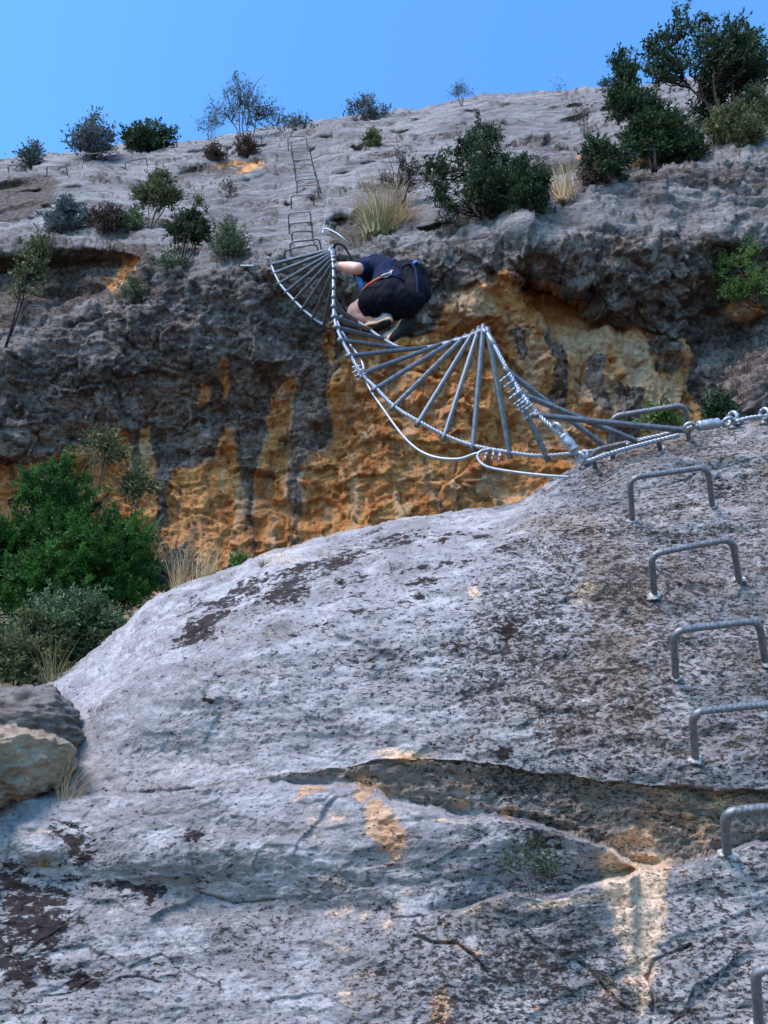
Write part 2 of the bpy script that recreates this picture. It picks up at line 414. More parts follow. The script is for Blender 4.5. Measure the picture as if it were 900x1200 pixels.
class MB:
    def __init__(s): s.v = []; s.f = []
    def tube(s, path, rad, sides=8, cap=True):
        path = [Vector(p) for p in path]; n = len(path)
        if not hasattr(rad, '__len__'): rad = [rad] * n
        T, U, W = frames(path); b0 = len(s.v)
        for i in range(n):
            r = rad[i]
            for k in range(sides):
                a = 2 * math.pi * k / sides
                rr = r[k] if hasattr(r, '__len__') else r
                s.v.append(path[i] + (U[i] * math.cos(a) + W[i] * math.sin(a)) * rr)
        for i in range(n - 1):
            for k in range(sides):
                k2 = (k + 1) % sides
                s.f.append((b0 + i * sides + k, b0 + i * sides + k2, b0 + (i + 1) * sides + k2, b0 + (i + 1) * sides + k))
        if cap:
            s.f.append(tuple(b0 + k for k in reversed(range(sides)))); s.f.append(tuple(b0 + (n - 1) * sides + k for k in range(sides)))
        return s
    def rope(s, path, r, strands=6, pitch=0.05, sides=5, step=0.008):
        path = resample([Vector(p) for p in path], step); T, U, W = frames(path)
        rs = r * 0.42 if strands >= 5 else r * 0.50; ro = r - rs
        for q in range(strands):
            pp = []
            for i, p in enumerate(path):
                a = 2 * math.pi * (q / strands + i * step / pitch)
                pp.append(p + (U[i] * math.cos(a) + W[i] * math.sin(a)) * ro)
            s.tube(pp, rs, sides)
        return s
    def ball(s, c, r, seg=10, rings=7, sx=(1, 1, 1), rot=None):
        b0 = len(s.v); c = Vector(c)
        for i in range(rings + 1):
            th = math.pi * i / rings
            for k in range(seg):
                ph = 2 * math.pi * k / seg
                d = Vector((math.sin(th) * math.cos(ph) * sx[0], math.sin(th) * math.sin(ph) * sx[1], math.cos(th) * sx[2])) * r
                if rot: d = rot @ d
                s.v.append(c + d)
        for i in range(rings):
            for k in range(seg):
                k2 = (k + 1) % seg
                s.f.append((b0 + i * seg + k, b0 + (i + 1) * seg + k, b0 + (i + 1) * seg + k2, b0 + i * seg + k2))
        return s
    def torus(s, c, ax, R0, r, seg=18, sides=8, a0=0, a1=2 * math.pi, up=None):
        ax = Vector(ax).normalized(); ref = Vector(up) if up is not None else (Vector((0, 0, 1)) if abs(ax.z) < 0.9 else Vector((1, 0, 0)))
        u = (ref - ax * ref.dot(ax)).normalized(); v = ax.cross(u)
        s.tube([Vector(c) + (u * math.cos(a) + v * math.sin(a)) * R0 for a in np.linspace(a0, a1, seg + 1)], r, sides); return s
    def build(s, name, mat, parent=None, smooth=True):
        o = mesh_obj(name, s.v, s.f, mat, None, smooth)
        if parent is not None:
            o.parent = parent; o.matrix_parent_inverse = Matrix.Translation(-parent.location)
        return o
def adopt(o, parent):
    o.parent = parent; o.matrix_parent_inverse = Matrix.Translation(-parent.location); return o

# ================================================================== GROUND
gv = []; gf = []
rings = [0, 1, 2.5, 5, 9, 16, 30, 60, 120, 300]
seg = 48
gp = []
for r in rings:
    for k in range(seg):
        a = 2 * math.pi * k / seg; gp.append((r * math.cos(a), r * math.sin(a), -1.7))
gp = np.array(gp); gp[:, 2] += 0.12 * fbm(gp, 0.7, 4, 5) * (np.hypot(gp[:, 0], gp[:, 1]) > 0.5)
F = []
for i in range(len(rings) - 1):
    for k in range(seg):
        k2 = (k + 1) % seg; F.append((i * seg + k, (i + 1) * seg + k, (i + 1) * seg + k2, i * seg + k2))
struct(fast_mesh('ground', gp, F, M['soil']))

# ================================================================== NEAR SLAB
crest = curve([(-260, 900), (-60, 850), (0, 828), (60, 800), (100, 778), (150, 738), (185, 704), (235, 682), (290, 662), (350, 642), (400, 629), (470, 613),
               (540, 603), (590, 594), (630, 575), (665, 556), (695, 540), (735, 522), (780, 512), (830, 503), (900, 489), (1000, 470), (1150, 450)])
lipA = curve([(-260, 930), (150, 925), (250, 922), (330, 912), (420, 900), (505, 893), (580, 900), (660, 911), (740, 924), (825, 927), (900, 930), (1150, 940)])
topB = curve([(-260, 932), (150, 927), (230, 925), (330, 919), (420, 921), (473, 943), (527, 954), (596, 958), (633, 966), (676, 987), (719, 996),
              (745, 1012), (793, 1017), (825, 1007), (863, 993), (900, 986), (1000, 965), (1150, 950)])
topC = curve([(400, 1090), (480, 1078), (540, 1066), (580, 1056), (617, 1049), (649, 1055), (687, 1041), (725, 1030), (745, 1020), (780, 1018)])
CRACKS = [([(487, 1098), (510, 1106), (535, 1110), (555, 1124), (572, 1142)], 3.2, 0.05),
          ([(228, 1043), (250, 1050), (272, 1056), (300, 1058), (322, 1056)], 2.2, 0.035),
          ([(146, 1146), (165, 1146), (186, 1151)], 2.2, 0.03), ([(455, 1056), (468, 1075), (492, 1076)], 2.2, 0.03),
          ([(742, 576), (775, 568), (805, 561), (836, 548), (880, 531)], 1.6, 0.03),
          ([(808, 1108), (785, 1118), (764, 1126), (757, 1150), (766, 1180), (760, 1215)], 3.0, 0.05),
          ([(672, 1125), (700, 1150), (727, 1178), (750, 1190)], 2.2, 0.035), ([(780, 1205), (800, 1190), (820, 1183)], 2.4, 0.035),
          ([(60, 1168), (90, 1163), (110, 1150)], 2.0, 0.02), ([(620, 700), (690, 690), (760, 668)], 1.5, 0.012)]
def slab_depth(x, y, P0=None):
    inv = 0.2935 + 0.00028 * (y - 603) + 0.00004 * (x - 800)
    d = 1 / np.maximum(inv, 0.15)
    wx = x; wy = y
    if P0 is not None:
        wx = x + 9 * fbm(P0, 5, 4, 61); wy = y + 9 * fbm(P0, 5, 4, 71) + 5 * fbm(P0 * np.array([1.3, 1, 1]), 11, 3, 77)
    a = lipA(wx); b = topB(wx); c = topC(wx)
    hb = np.clip((b - a) / 60, 0, 1.2)
    t = np.clip((wy - a) / np.maximum(b - a, 1), 0, 1)
    off = 0.20 * hb * np.maximum(t, 0) ** 0.5 * (1 - .2 * t) * (1 - sstep(b - 1, b + 5, wy))
    low = (wy >= b) * sstep(b - 1, b + 6, wy)
    off = off - low * 0.11 * np.exp(-(wy - b) / 160)
    tap = sstep(470, 600, x) * (1 - sstep(738, 750, x))
    t2 = np.clip((wy - b) / np.maximum(c - b, 1), 0, 1)
    off = off + tap * (0.14 * t2 * (wy >= b) * (1 - sstep(c - 2, c + 5, wy)))
    off = off - 0.08 * tap * sstep(c - 2, c + 5, wy) * np.exp(-np.abs(wy - c) / 60)
    # rounded rim just above the undercut
    off = off + 0.03 * np.exp(-np.abs(wy - a) / 16) * hb
    # pale groove on the right
    g = dist_line(wx, wy, [(738, 1022), (746, 1080), (748, 1140), (752, 1215)], [50, 38, 26, 5])
    off = off + 0.006 * (1 - sstep(-24, 8, g))
    for line, wd, dp in CRACKS:
        q = dist_line(x + (wx - x) * 0.6, y + (wy - y) * 0.6, line)
        off = off + dp * 0.38 * np.exp(-(q / (wd * 0.55)) ** 2)
    # white broken edge by the boulders, bottom left
    g = sd_poly(wx, wy, [(18, 962), (40, 955), (72, 990), (70, 1008), (30, 1010), (15, 990)])
    off = off - 0.045 * (1 - sstep(-12, 7, g))
    # low swells
    off = off - 0.10 * np.exp(-ell(x, y, 330, 760, 260, 120, -25) ** 2) - 0.08 * np.exp(-ell(x, y, 700, 760, 220, 130) ** 2)
    off = off + 0.07 * np.exp(-ell(x, y, 150, 890, 160, 40, -8) ** 2) - 0.06 * np.exp(-ell(x, y, 300, 990, 260, 45) ** 2)
    off = off + 0.05 * np.exp(-ell(x, y, 200, 1050, 240, 25, 5) ** 2)
    return d, off
def build_slab():
    xs = np.concatenate([np.arange(-700, -260, 20), np.arange(-260, -20, 6), np.arange(-20, 920, 1.55), np.arange(920, 1160, 6), np.arange(1160, 1700, 20)])
    yc = crest(xs)
    S = np.interp(xs, [0, 200, 400, 600, 800, 1000], [150, 150, 120, 90, 60, 60])
    K = np.interp(xs, [0, 200, 400, 600, 800, 1000], [1.1, 0.95, 0.8, 0.5, 0.35, 0.35])
    rows_y = []; rows_k = []; ridx = []
    n1 = 420; n2 = 110
    for i in range(12):
        rows_y.append(1800 - (1800 - 1230) * i / 12 + 0 * xs); rows_k.append(0 * xs)
    for i in range(n1):
        rows_y.append(1230 + (yc + S - 1230) * i / n1); rows_k.append(0 * xs)
    for th in np.concatenate([np.linspace(0, math.pi / 2, n2), np.linspace(math.pi / 2, 2.9, 26)[1:]]):
        s = S * (1 - math.sin(th)); rows_y.append(yc + s); rows_k.append(K * (1 - math.cos(th)))
    Y = np.array(rows_y); KK = np.array(rows_k); X = np.broadcast_to(xs, Y.shape)
    sh = Y.shape; x = X.ravel(); y = Y.ravel()
    P0 = pt(x, y, slab_depth(x, y)[0])
    d, off = slab_depth(x, y, P0)
    hid = np.zeros(sh, bool); hid[12 + n1 + n2:] = True
    off = np.where(hid.ravel(), 0, off)
    P = pt(x, y, d + off + KK.ravel()).reshape(sh + (3,))
    # bottom skirt down to the ground
    Pb = pt(x, y, d + KK.ravel()).reshape(sh + (3,))
    nrm = grid_normals(Pb); p = P.reshape(-1, 3)
    q = p * np.array([0.7, 1, 1.2])
    h = 0.08 * fbm(p, 0.9, 3, 1) + 0.042 * fbm(q, 3.2, 4, 2) + 0.014 * fbm(q, 9, 4, 3, 0.55)
    h += 0.008 * fbm(q, 26, 4, 4, 0.65) - 0.022 * np.maximum(0, fbm(q, 17, 4, 7, .6) - 0.08)
    lay = fbm(p * np.array([0.35, 0.6, 2.6]) + 0.25 * p[:, [2, 0, 1]], 4.5, 4, 9, 0.55, True)
    h += 0.012 * lay
    ps = p + .05 * np.stack([fbm(p, 5, 3, 371), fbm(p, 5, 3, 372), fbm(p, 5, 3, 373)], 1)
    h += facets(ps * np.array([.6, .8, 1.3]), 3.0, 15) * .016 + facets(ps * np.array([.6, .8, 1.4]), 9, 16) * .007 + facets(ps, 26, 17) * .003
    qa = p @ np.array([[.97, 0, -.26], [0, 1, 0], [.26, 0, .97]]) * np.array([.45, .8, 1.5])
    for sc_, sd_, am in ((1.7, 301, .010), (3.6, 311, .008)):
        h -= am * sstep(.90, .99, fbm(qa, sc_, 3, sd_, .4, True) * 1.25) * sstep(-.1, .2, fbm(p, 1.1, 3, sd_ + 5))
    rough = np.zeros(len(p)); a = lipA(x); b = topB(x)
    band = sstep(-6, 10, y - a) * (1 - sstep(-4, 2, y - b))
    h += band * (0.06 * fbm(p * np.array([.6, 1, 1.6]), 6, 5, 12, 0.66, True) + 0.025 * fbm(p, 24, 4, 14, .65) + 0.035 * np.abs(((p[:, 2] + .25 * p[:, 0]) * 16 + 2.2 * fbm(p, 3, 4, 15)) % 1.0 - .3) + 0.0)
    P = P + nrm * h.reshape(sh + (1,))
    # attributes
    wx = x + 16 * fbm(p, 6, 4, 21); wy = y + 16 * fbm(p, 6, 4, 31)
    moss = 0.28 * sstep(.05, .35, fbm(p, 2.2, 4, 45)) * sstep(560, 640, 1.0 * y)
    for cx, cy, rx, ry, rot, st in [(245, 738, 60, 14, -30, 1), (225, 712, 30, 8, -15, .6), (335, 690, 50, 16, -25, .95), (300, 705, 30, 8, -20, .7), (400, 655, 60, 13, -15, .95), (470, 630, 60, 8, -10, .8), (430, 720, 55, 12, -10, .65),
                                 (490, 690, 45, 16, -15, .75), (590, 735, 24, 14, 0, .8), (640, 712, 40, 12, 5, .6), (370, 740, 40, 12, -15, .55), (600, 640, 70, 14, -20, .55), (850, 565, 50, 20, 0, .6),
                                 (40, 1070, 70, 60, 20, .95), (20, 1110, 60, 60, 0, 1), (85, 1030, 40, 20, 20, .8), (75, 975, 30, 20, 20, .9), (90, 1000, 25, 14, 0, .8), (150, 1045, 60, 22, 5, .8), (240, 1030, 55, 12, 5, .6), (20, 1035, 30, 30, 0, .9),
                                 (225, 975, 22, 9, -20, .8), (95, 1150, 40, 12, -10, .9), (30, 1185, 30, 10, 0, .7), (300, 945, 30, 6, 0, .5), (590, 880, 16, 10, 0, .9), (245, 820, 10, 8, 0, .8),
                                 (480, 770, 130, 20, -10, .45), (270, 700, 70, 9, -28, .9), (355, 668, 60, 7, -20, .85), (420, 672, 70, 7, -14, .7), (540, 625, 60, 6, -10, .75), (520, 660, 80, 8, -10, .6), (300, 735, 50, 6, -25, .6), (395, 700, 60, 8, -15, .7), (215, 745, 34, 9, -40, .7), (690, 620, 70, 20, -12, .45), (780, 640, 60, 40, 0, .4), (640, 905, 200, 10, 2, .5), (640, 990, 90, 22, 15, .75), (560, 985, 60, 18, 0, .5)]:
        moss = np.maximum(moss, st * np.exp(-ell(wx, wy, cx, cy, rx, ry, rot) ** 2.5))
    speck = 0.18 + 0.14 * sstep(940, 1040, wy) + 0.66 * sstep(430, 700, wx + 0.35 * (wy - 700)) * (1 - 0.35 * sstep(900, 1000, wy))
    speck += 0.25 * np.exp(-ell(wx, wy, 640, 760, 200, 110) ** 2) + 0.25 * np.exp(-ell(wx, wy, 420, 1130, 330, 90) ** 2) + 0.25 * np.exp(-ell(wx, wy, 340, 800, 200, 90, -20) ** 2)
    speck *= 0.72 + 0.6 * fbm(p, 2.5, 4, 41)
    umber = band * 0.95 + 0.5 * sstep(520, 720, wx) * (1 - sstep(860, 910, wy)) + 0.25 * np.exp(-ell(wx, wy, 690, 960, 260, 50) ** 2)  # brown tone of the undercut band and the right half
    umber += 0.3 * (fbm(p, 1.8, 4, 51) > 0.12)
    ochre = np.zeros(len(x)); pale = np.zeros(len(x))
    for cx, cy, rx, ry, rot, st in [(362, 930, 22, 8, -8, 1), (452, 968, 20, 42, -8, 1.0), (428, 930, 14, 10, 0, .9), (512, 1180, 13, 32, 0, .8), (455, 1010, 14, 20, 0, .45), (597, 960, 9, 7, 0, .9), (540, 1112, 45, 5, 22, .6), (480, 893, 28, 9, 0, .55),
                                 (625, 1180, 8, 6, 0, .8), (805, 1190, 26, 7, -15, .7), (860, 960, 40, 16, 10, .45), (755, 1012, 40, 5, 8, .6), (702, 1150, 12, 30, -40, .5)]:
        ochre = np.maximum(ochre, st * np.exp(-ell(wx, wy, cx, cy, rx, ry, rot) ** 3))
    g = dist_line(wx, wy, [(738, 1022), (746, 1080), (748, 1140), (752, 1215)], [50, 38, 26, 5])
    pale = np.maximum(pale, 0.95 * (1 - sstep(-26, 10, g)))
    for cx, cy, rx, ry, rot, st in [(470, 890, 42, 12, 0, .8), (830, 945, 22, 10, 0, .6), (455, 1085, 22, 16, 30, .5), (385, 985, 34, 70, 0, .32), (400, 1090, 50, 60, 0, .32), (680, 700, 16, 20, 0, .4), (400, 1170, 60, 40, 0, .3), (480, 1060, 16, 30, 0, .6), (330, 655, 40, 10, -15, .35),
                                 (45, 985, 26, 22, 30, .45), (660, 1058, 80, 7, -5, .6), (555, 690, 8, 5, 0, .7)]:
        pale = np.maximum(pale, st * np.exp(-ell(wx, wy, cx, cy, rx, ry, rot) ** 3))
    lipn = sstep(-.15, .25, fbm(p, 3, 4, 95))
    bq = topB(wx); cq = topC(wx)
    pale = np.maximum(pale, .5 * np.exp(-((y - topB(x) - 9) / 8) ** 2) * lipn * sstep(330, 460, x))
    pale = np.maximum(pale, .6 * np.exp(-((y - topC(x) - 11) / 11) ** 2) * sstep(470, 600, x) * (1 - sstep(738, 760, x)) * lipn)
    ochre = np.maximum(ochre, band * .55 * sstep(0.0, .3, fbm(p, 4, 4, 97)))
    white = np.zeros(len(x))  # left crest ellipses paint in its sky-facing brightness; the rest are whitish patches
    for cx, cy, rx, ry, rot, st in [(330, 670, 150, 30, -18, .5), (180, 740, 110, 50, -35, .5), (120, 830, 70, 60, -20, .5), (330, 890, 160, 26, -5, .45), (200, 985, 170, 34, 4, .7), (120, 950, 60, 30, 0, .5), (330, 1010, 120, 26, 0, .45), (170, 1110, 100, 40, 0, .65),
                                 (590, 950, 80, 14, 8, .6), (560, 700, 40, 60, 20, .3), (60, 1190, 80, 20, 0, .5), (260, 1170, 90, 30, 0, .35), (440, 860, 120, 20, 0, .4), (790, 1100, 50, 60, 0, .25)]:
        white = np.maximum(white, st * np.exp(-ell(wx, wy, cx, cy, rx, ry, rot) ** 2))
    # legs down to the ground
    last = P[0].copy(); last[:, 2] = -2.0; last[:, 1] -= 0.15
    back = P[-1].copy(); back[:, 2] -= 3.5
    P = np.concatenate([last[None], P, back[None]], 0)
    ext = lambda a: np.concatenate([a.reshape(sh)[:1], a.reshape(sh), a.reshape(sh)[-1:]], 0)
    F = grid_faces(*P.shape[:2])
    V = P.reshape(-1, 3)
    o = struct(fast_mesh('rock_slab', V, F, M['slab'], attrs={'moss': ext(moss), 'speck': ext(speck), 'umber': ext(umber), 'ochre': ext(ochre), 'pale': ext(pale), 'white': ext(white)}))
    return BVHTree.FromPolygons(V.tolist(), F.tolist())
BV_SLAB = build_slab()

# ================================================================== CLIFF WALL
sky_l = curve([(-260, 215), (-100, 202), (0, 195), (100, 183), (200, 168), (300, 158), (350, 151), (430, 140), (520, 125), (600, 112), (660, 108), (720, 106), (780, 102), (840, 92), (900, 80), (1000, 60), (1150, 40)])
shelf = curve([(-260, 300), (0, 288), (100, 285), (180, 300), (300, 303), (350, 300), (400, 280), (450, 275), (500, 265), (560, 255), (650, 245), (720, 218), (800, 198), (900, 170), (1150, 140)])
brow = curve([(-260, 470), (-60, 440), (0, 425), (60, 395), (110, 362), (180, 328), (320, 313), (400, 300), (520, 300), (600, 292), (700, 288), (800, 278), (900, 272), (1150, 262)])
def wall_depth(x, y, P0=None):
    wx = x; wy = y
    if P0 is not None:
        wx = x + 14 * fbm(P0, 2.2, 4, 161); wy = y + 10 * fbm(P0, 2.2, 4, 171)
    B = brow(wx); L = np.minimum(shelf(wx), B - 6)
    dw = lambda yy: 6.5 + 0.0012 * (680 - yy)
    dB = dw(B)
    d1L = dB + 0.0052 * (B - L) + 0.22
    inv = 1 / d1L - 0.00043 * (L - wy)
    d = np.where(wy > B, dw(wy), np.where(wy > L, dB + 0.0052 * (B - wy), 1 / np.maximum(inv, 0.05)))
    off = np.zeros(x.shape)
    # hollowed orange face under the brow
    off += 0.42 * sstep(0, 110, wy - B) * sstep(300, 430, wx) * 0.7 + 0.32 * sstep(60, 190, wy - B) * (1 - sstep(300, 430, wx))
    off -= 0.22 * sstep(560, 690, wy)
    # diagonal roof and the cave under it
    g = sd_poly(wx, wy, [(596, 308), (660, 332), (742, 382), (738, 396), (690, 402), (640, 394), (612, 372), (600, 340)])
    off += 0.50 * (1 - sstep(-9, 1.5, g)) * np.clip((412 - wy - .12 * (740 - wx)) / 60, .12, 1)
    g = sd_poly(wx, wy, [(560, 255), (700, 235), (860, 250), (860, 330), (800, 400), (748, 384), (660, 326), (590, 302)])
    off -= 0.16 * (1 - sstep(-40, 4, g))
    # dark buttress at right
    g = sd_poly(wx, wy, [(806, 445), (826, 412), (880, 378), (1000, 350), (1160, 340), (1160, 560), (850, 540), (815, 475)])
    off -= 0.75 * (1 - sstep(-70, 2, g))
    # hole under the grass tuft
    off += 0.5 * np.exp(-ell(wx, wy, 403, 266, 16, 13) ** 4)
    # brown undercut bands on the left
    g = sd_poly(wx, wy, [(-260, 300), (0, 296), (60, 293), (150, 290), (178, 300), (165, 345), (120, 360), (40, 372), (-260, 400)])
    off += 0.32 * (1 - sstep(-16, 3, g))
    g = sd_poly(wx, wy, [(-260, 232), (0, 214), (70, 210), (60, 240), (20, 262), (-260, 285)])
    off += 0.35 * (1 - sstep(-12, 3, g))
    g = sd_poly(wx, wy, [(204, 206), (260, 196), (312, 192), (306, 202), (250, 212), (206, 214)])
    off += 0.25 * (1 - sstep(-5, 2, g))
    # steps running across the upper slab
    for line, dp in [([(560, 190), (640, 178), (720, 180), (800, 172)], .2), ([(430, 178), (520, 162), (600, 160), (690, 150)], .16), ([(200, 225), (290, 243), (330, 240), (400, 242)], .16), ([(130, 190), (220, 180), (300, 182)], .15), ([(380, 205), (440, 190), (500, 200)], .14)]:
        q = dist_line(wx, wy, line); off += dp * np.exp(-(q / 4) ** 2)
    return d, off
DARK1 = [(-260, 430), (0, 402), (110, 362), (180, 326), (330, 308), (402, 330), (415, 395), (398, 425), (384, 448), (388, 515), (372, 528), (342, 532), (354, 470), (340, 436), (318, 470), (309, 524), (274, 522), (280, 488), (262, 500), (240, 520), (225, 552), (188, 548), (180, 502), (140, 500), (60, 535), (-260, 590)]
ORANGE = [(-260, 520), (0, 510), (130, 480), (250, 430), (330, 440), (370, 400), (400, 395), (500, 395), (528, 352), (560, 330), (600, 315), (660, 332), (742, 384), (800, 402), (808, 440), (826, 480), (860, 560), (1160, 600), (1160, 760), (-260, 760)]
STREAKS = [([(196, 500), (197, 549), (194, 587), (192, 640), (195, 690)], [17, 13, 8, 7, 9]),
           ([(290, 470), (292, 522), (290, 571), (296, 617), (298, 690)], [18, 14, 6, 6, 8]),
           ([(364, 440), (362, 511), (347, 549), (347, 594), (343, 680)], [16, 20, 6, 7, 8]),
           ([(262, 500), (245, 525), (225, 545)], [12, 10, 8]), ([(155, 470), (165, 520), (168, 560)], [8, 6, 3]),
           ([(640, 392), (652, 420), (655, 470)], [8, 10, 7]), ([(608, 395), (612, 425)], [7, 4]), ([(700, 425), (696, 455), (705, 480)], [8, 9, 8]),
           ([(606, 316), (604, 338), (612, 356)], [12, 10, 4]), ([(735, 470), (728, 520)], [14, 20])]
DARK2 = [[(752, 390), (796, 400), (804, 430), (785, 446), (762, 438)], [(806, 445), (826, 412), (880, 378), (1000, 350), (1160, 340), (1160, 560), (850, 540), (815, 475)],
         [(590, 288), (760, 268), (850, 290), (858, 330), (810, 370), (800, 396), (745, 380), (660, 326)], [(395, 300), (480, 290), (525, 300), (525, 345), (500, 380), (460, 402), (408, 398)],
         [(520, 296), (600, 290), (640, 300), (640, 320), (600, 308), (540, 330)]]
def build_wall():
    xs = np.concatenate([np.arange(-700, -260, 20), np.arange(-260, -20, 6), np.arange(-20, 920, 1.7), np.arange(920, 1160, 6), np.arange(1160, 1700, 20)])
    ys = sky_l(xs); n1 = 345; rows_y = []; rows_k = []
    S = 10.0; K = 1.6
    for i in range(8): rows_y.append(900 - (900 - 720) * i / 8 + 0 * xs); rows_k.append(0 * xs)
    for i in range(n1): rows_y.append(720 + (ys + S - 720) * i / n1); rows_k.append(0 * xs)
    for th in np.concatenate([np.linspace(0, math.pi / 2, 10), np.linspace(math.pi / 2, 2.6, 8)[1:]]):
        rows_y.append(ys + S * (1 - math.sin(th))); rows_k.append(K * (1 - math.cos(th)) + 0 * xs)
    nh = 7
    Y = np.array(rows_y); KK = np.array(rows_k); X = np.broadcast_to(xs, Y.shape); sh = Y.shape
    x = X.ravel(); y = Y.ravel()
    P0 = pt(x, y, wall_depth(x, y)[0])
    d, off = wall_depth(x, y, P0)
    off = off.reshape(sh); off[-nh:] = off[-nh - 1]; d = d.reshape(sh)
    P = pt(X, Y, d + off + KK)
    # soften the hard creases a little, then break them up again with noise
    for _ in range(2):
        Q = P.copy(); Q[1:-1, 1:-1] = (P[1:-1, 1:-1] * 2 + P[:-2, 1:-1] + P[2:, 1:-1] + P[1:-1, :-2] + P[1:-1, 2:]) / 6
        P = Q
    nrm = grid_normals(P); nl = nrm.copy()
    for _ in range(3):
        nl[1:-1, 1:-1] = (nl[1:-1, 1:-1] + nl[:-2, 1:-1] + nl[2:, 1:-1] + nl[1:-1, :-2] + nl[1:-1, 2:]) / 5
    p = P.reshape(-1, 3)
    B = brow(x); face = sstep(-30, 30, y - B)           # 1 on the overhanging face
    q = p * np.array([0.75, 0.9, 1.3])
    pw = p + .07 * np.stack([fbm(p, 4, 4, 171), fbm(p, 4, 4, 172), fbm(p, 4, 4, 173)], 1)
    h = 0.16 * fbm(p, 0.55, 3, 101) + 0.07 * fbm(q, 1.8, 4, 102) * (0.55 + 0.6 * face)
    fc = facets(pw * np.array([.8, .9, 1.3]), 2.3, 5) * .055 + facets(pw * np.array([.8, .9, 1.4]), 6.0, 6) * .028 + facets(pw, 15, 7) * .010
    h += fc * (.75 + .35 * face)
    d1, d2, cid = cellular(p * np.array([1, 1, 0.9]) + 0.15 * fbm(p, 3, 3, 140)[:, None], 3.2, 3)
    h += (0.05 + 0.05 * face) * (cid - 0.5) * sstep(0, 0.2, d2 - d1) - 0.02 * (1 - sstep(0, 0.08, d2 - d1))
    h += (0.012 + 0.02 * face) * fbm(q, 5.5, 5, 103, 0.6, True) + (0.012 + 0.016 * face) * fbm(q, 15, 5, 104, 0.68, True) - .01 * face
    flute = fbm(p * np.array([1, 1, .22]) + .12 * fbm(p, 2, 3, 160)[:, None], 3.4, 4, 161, .55, True)
    h += 0.11 * flute * face * np.exp(-ell(x, y, 650, 410, 190, 100) ** 4) + .05 * flute * face
    strat = fbm(p * np.array([0.3, 0.5, 2.2]), 2.4, 5, 109, 0.58, True)
    h += 0.075 * strat * (1 - face) + 0.03 * strat * face
    wx = x + 13 * fbm(p, 2.5, 5, 121, 0.6); wy = y + 13 * fbm(p, 2.5, 5, 131, 0.6)
    so_ = sd_poly(wx, wy, ORANGE)
    orange = 1 - sstep(-14, 14, so_)
    patina = 0.95 * (1 - sstep(-9, 8, sd_poly(wx, wy, DARK1)))
    pale = np.zeros(len(x))
    for line, wd in STREAKS:
        s = dist_line(wx, wy, line, wd)
        patina = np.maximum(patina, 0.95 * (1 - sstep(-5, 5, s)))
        pale = np.maximum(pale, 0.8 * np.exp(-((s - 2) / 6) ** 2) * sstep(-.25, .2, fbm(p, 1.9, 3, 191)))
        h += 0.035 * (1 - sstep(-8, 4, s))
    tail = sstep(560, 640, wy)
    patina *= 1 - 0.55 * tail
    g2 = 1 - sstep(-12, 6, sd_poly(wx, wy, DARK2[1])); orange *= 1 - g2
    for poly in DARK2: patina = np.maximum(patina, (0.95 if poly is DARK2[1] else 0.72) * (1 - sstep(-10, 8, sd_poly(wx, wy, poly))))
    cv_ = 1 - sstep(-6, 5, sd_poly(wx, wy, [(596, 310), (660, 334), (744, 386), (738, 398), (690, 404), (640, 396), (612, 374), (600, 342)]))
    patina *= 1 - cv_; orange = np.maximum(orange, cv_)
    s1 = sd_poly(wx, wy, DARK1); pale = np.maximum(pale, 0.5 * np.exp(-((s1 - 4) / 6) ** 2) * (wy > 430) * sstep(-.1, .25, fbm(p, 1.7, 3, 181)))
    for cx, cy, rx, ry in [(262, 440, 7, 28), (238, 462, 6, 14), (385, 405, 8, 22)]:
        e = np.exp(-ell(wx, wy, cx, cy, rx, ry) ** 4); patina *= 1 - e; orange = np.maximum(orange, e)
    for cx, cy, rx, ry, st in [(540, 365, 14, 28, .9), (565, 352, 18, 24, .9), (590, 372, 14, 20, .7), (612, 335, 8, 20, .7), (620, 430, 18, 50, .9), (680, 405, 70, 24, .85), (740, 420, 26, 50, 1.0), (770, 470, 44, 40, .8), (700, 455, 44, 40, .75), (490, 470, 50, 60, .45), (640, 500, 50, 40, .6), (560, 575, 60, 25, .6),
                               (870, 365, 22, 14, .7), (838, 335, 26, 8, .6), (800, 480, 30, 18, .5), (600, 590, 50, 20, .6), (480, 560, 60, 40, .35), (420, 450, 30, 40, .35), (350, 640, 30, 20, .4)]:
        pale = np.maximum(pale, st * np.exp(-ell(wx, wy, cx, cy, rx, ry) ** 3))
    for cx, cy, rx, ry in [(152, 318, 16, 15), (145, 340, 18, 16), (870, 365, 26, 16), (280, 200, 36, 5), (720, 196, 50, 5)]:
        e = np.exp(-ell(wx, wy, cx, cy, rx, ry) ** 4); orange = np.maximum(orange, e)
    pale *= 1 - g2
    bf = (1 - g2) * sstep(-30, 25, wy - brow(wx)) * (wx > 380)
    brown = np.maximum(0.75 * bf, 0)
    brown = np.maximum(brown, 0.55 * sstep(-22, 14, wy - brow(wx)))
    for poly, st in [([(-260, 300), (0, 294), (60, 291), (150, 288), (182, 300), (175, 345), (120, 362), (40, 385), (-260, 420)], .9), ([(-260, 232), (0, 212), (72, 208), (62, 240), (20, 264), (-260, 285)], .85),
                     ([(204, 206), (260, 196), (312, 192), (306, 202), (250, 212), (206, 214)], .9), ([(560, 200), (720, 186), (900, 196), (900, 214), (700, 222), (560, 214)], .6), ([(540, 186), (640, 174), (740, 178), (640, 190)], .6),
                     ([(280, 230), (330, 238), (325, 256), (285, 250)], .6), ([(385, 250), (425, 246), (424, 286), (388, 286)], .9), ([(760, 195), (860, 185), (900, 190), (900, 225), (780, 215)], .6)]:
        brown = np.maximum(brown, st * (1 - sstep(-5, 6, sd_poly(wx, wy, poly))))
    up = 1 - sstep(-30, 6, y - np.minimum(shelf(wx), brow(wx) - 6))
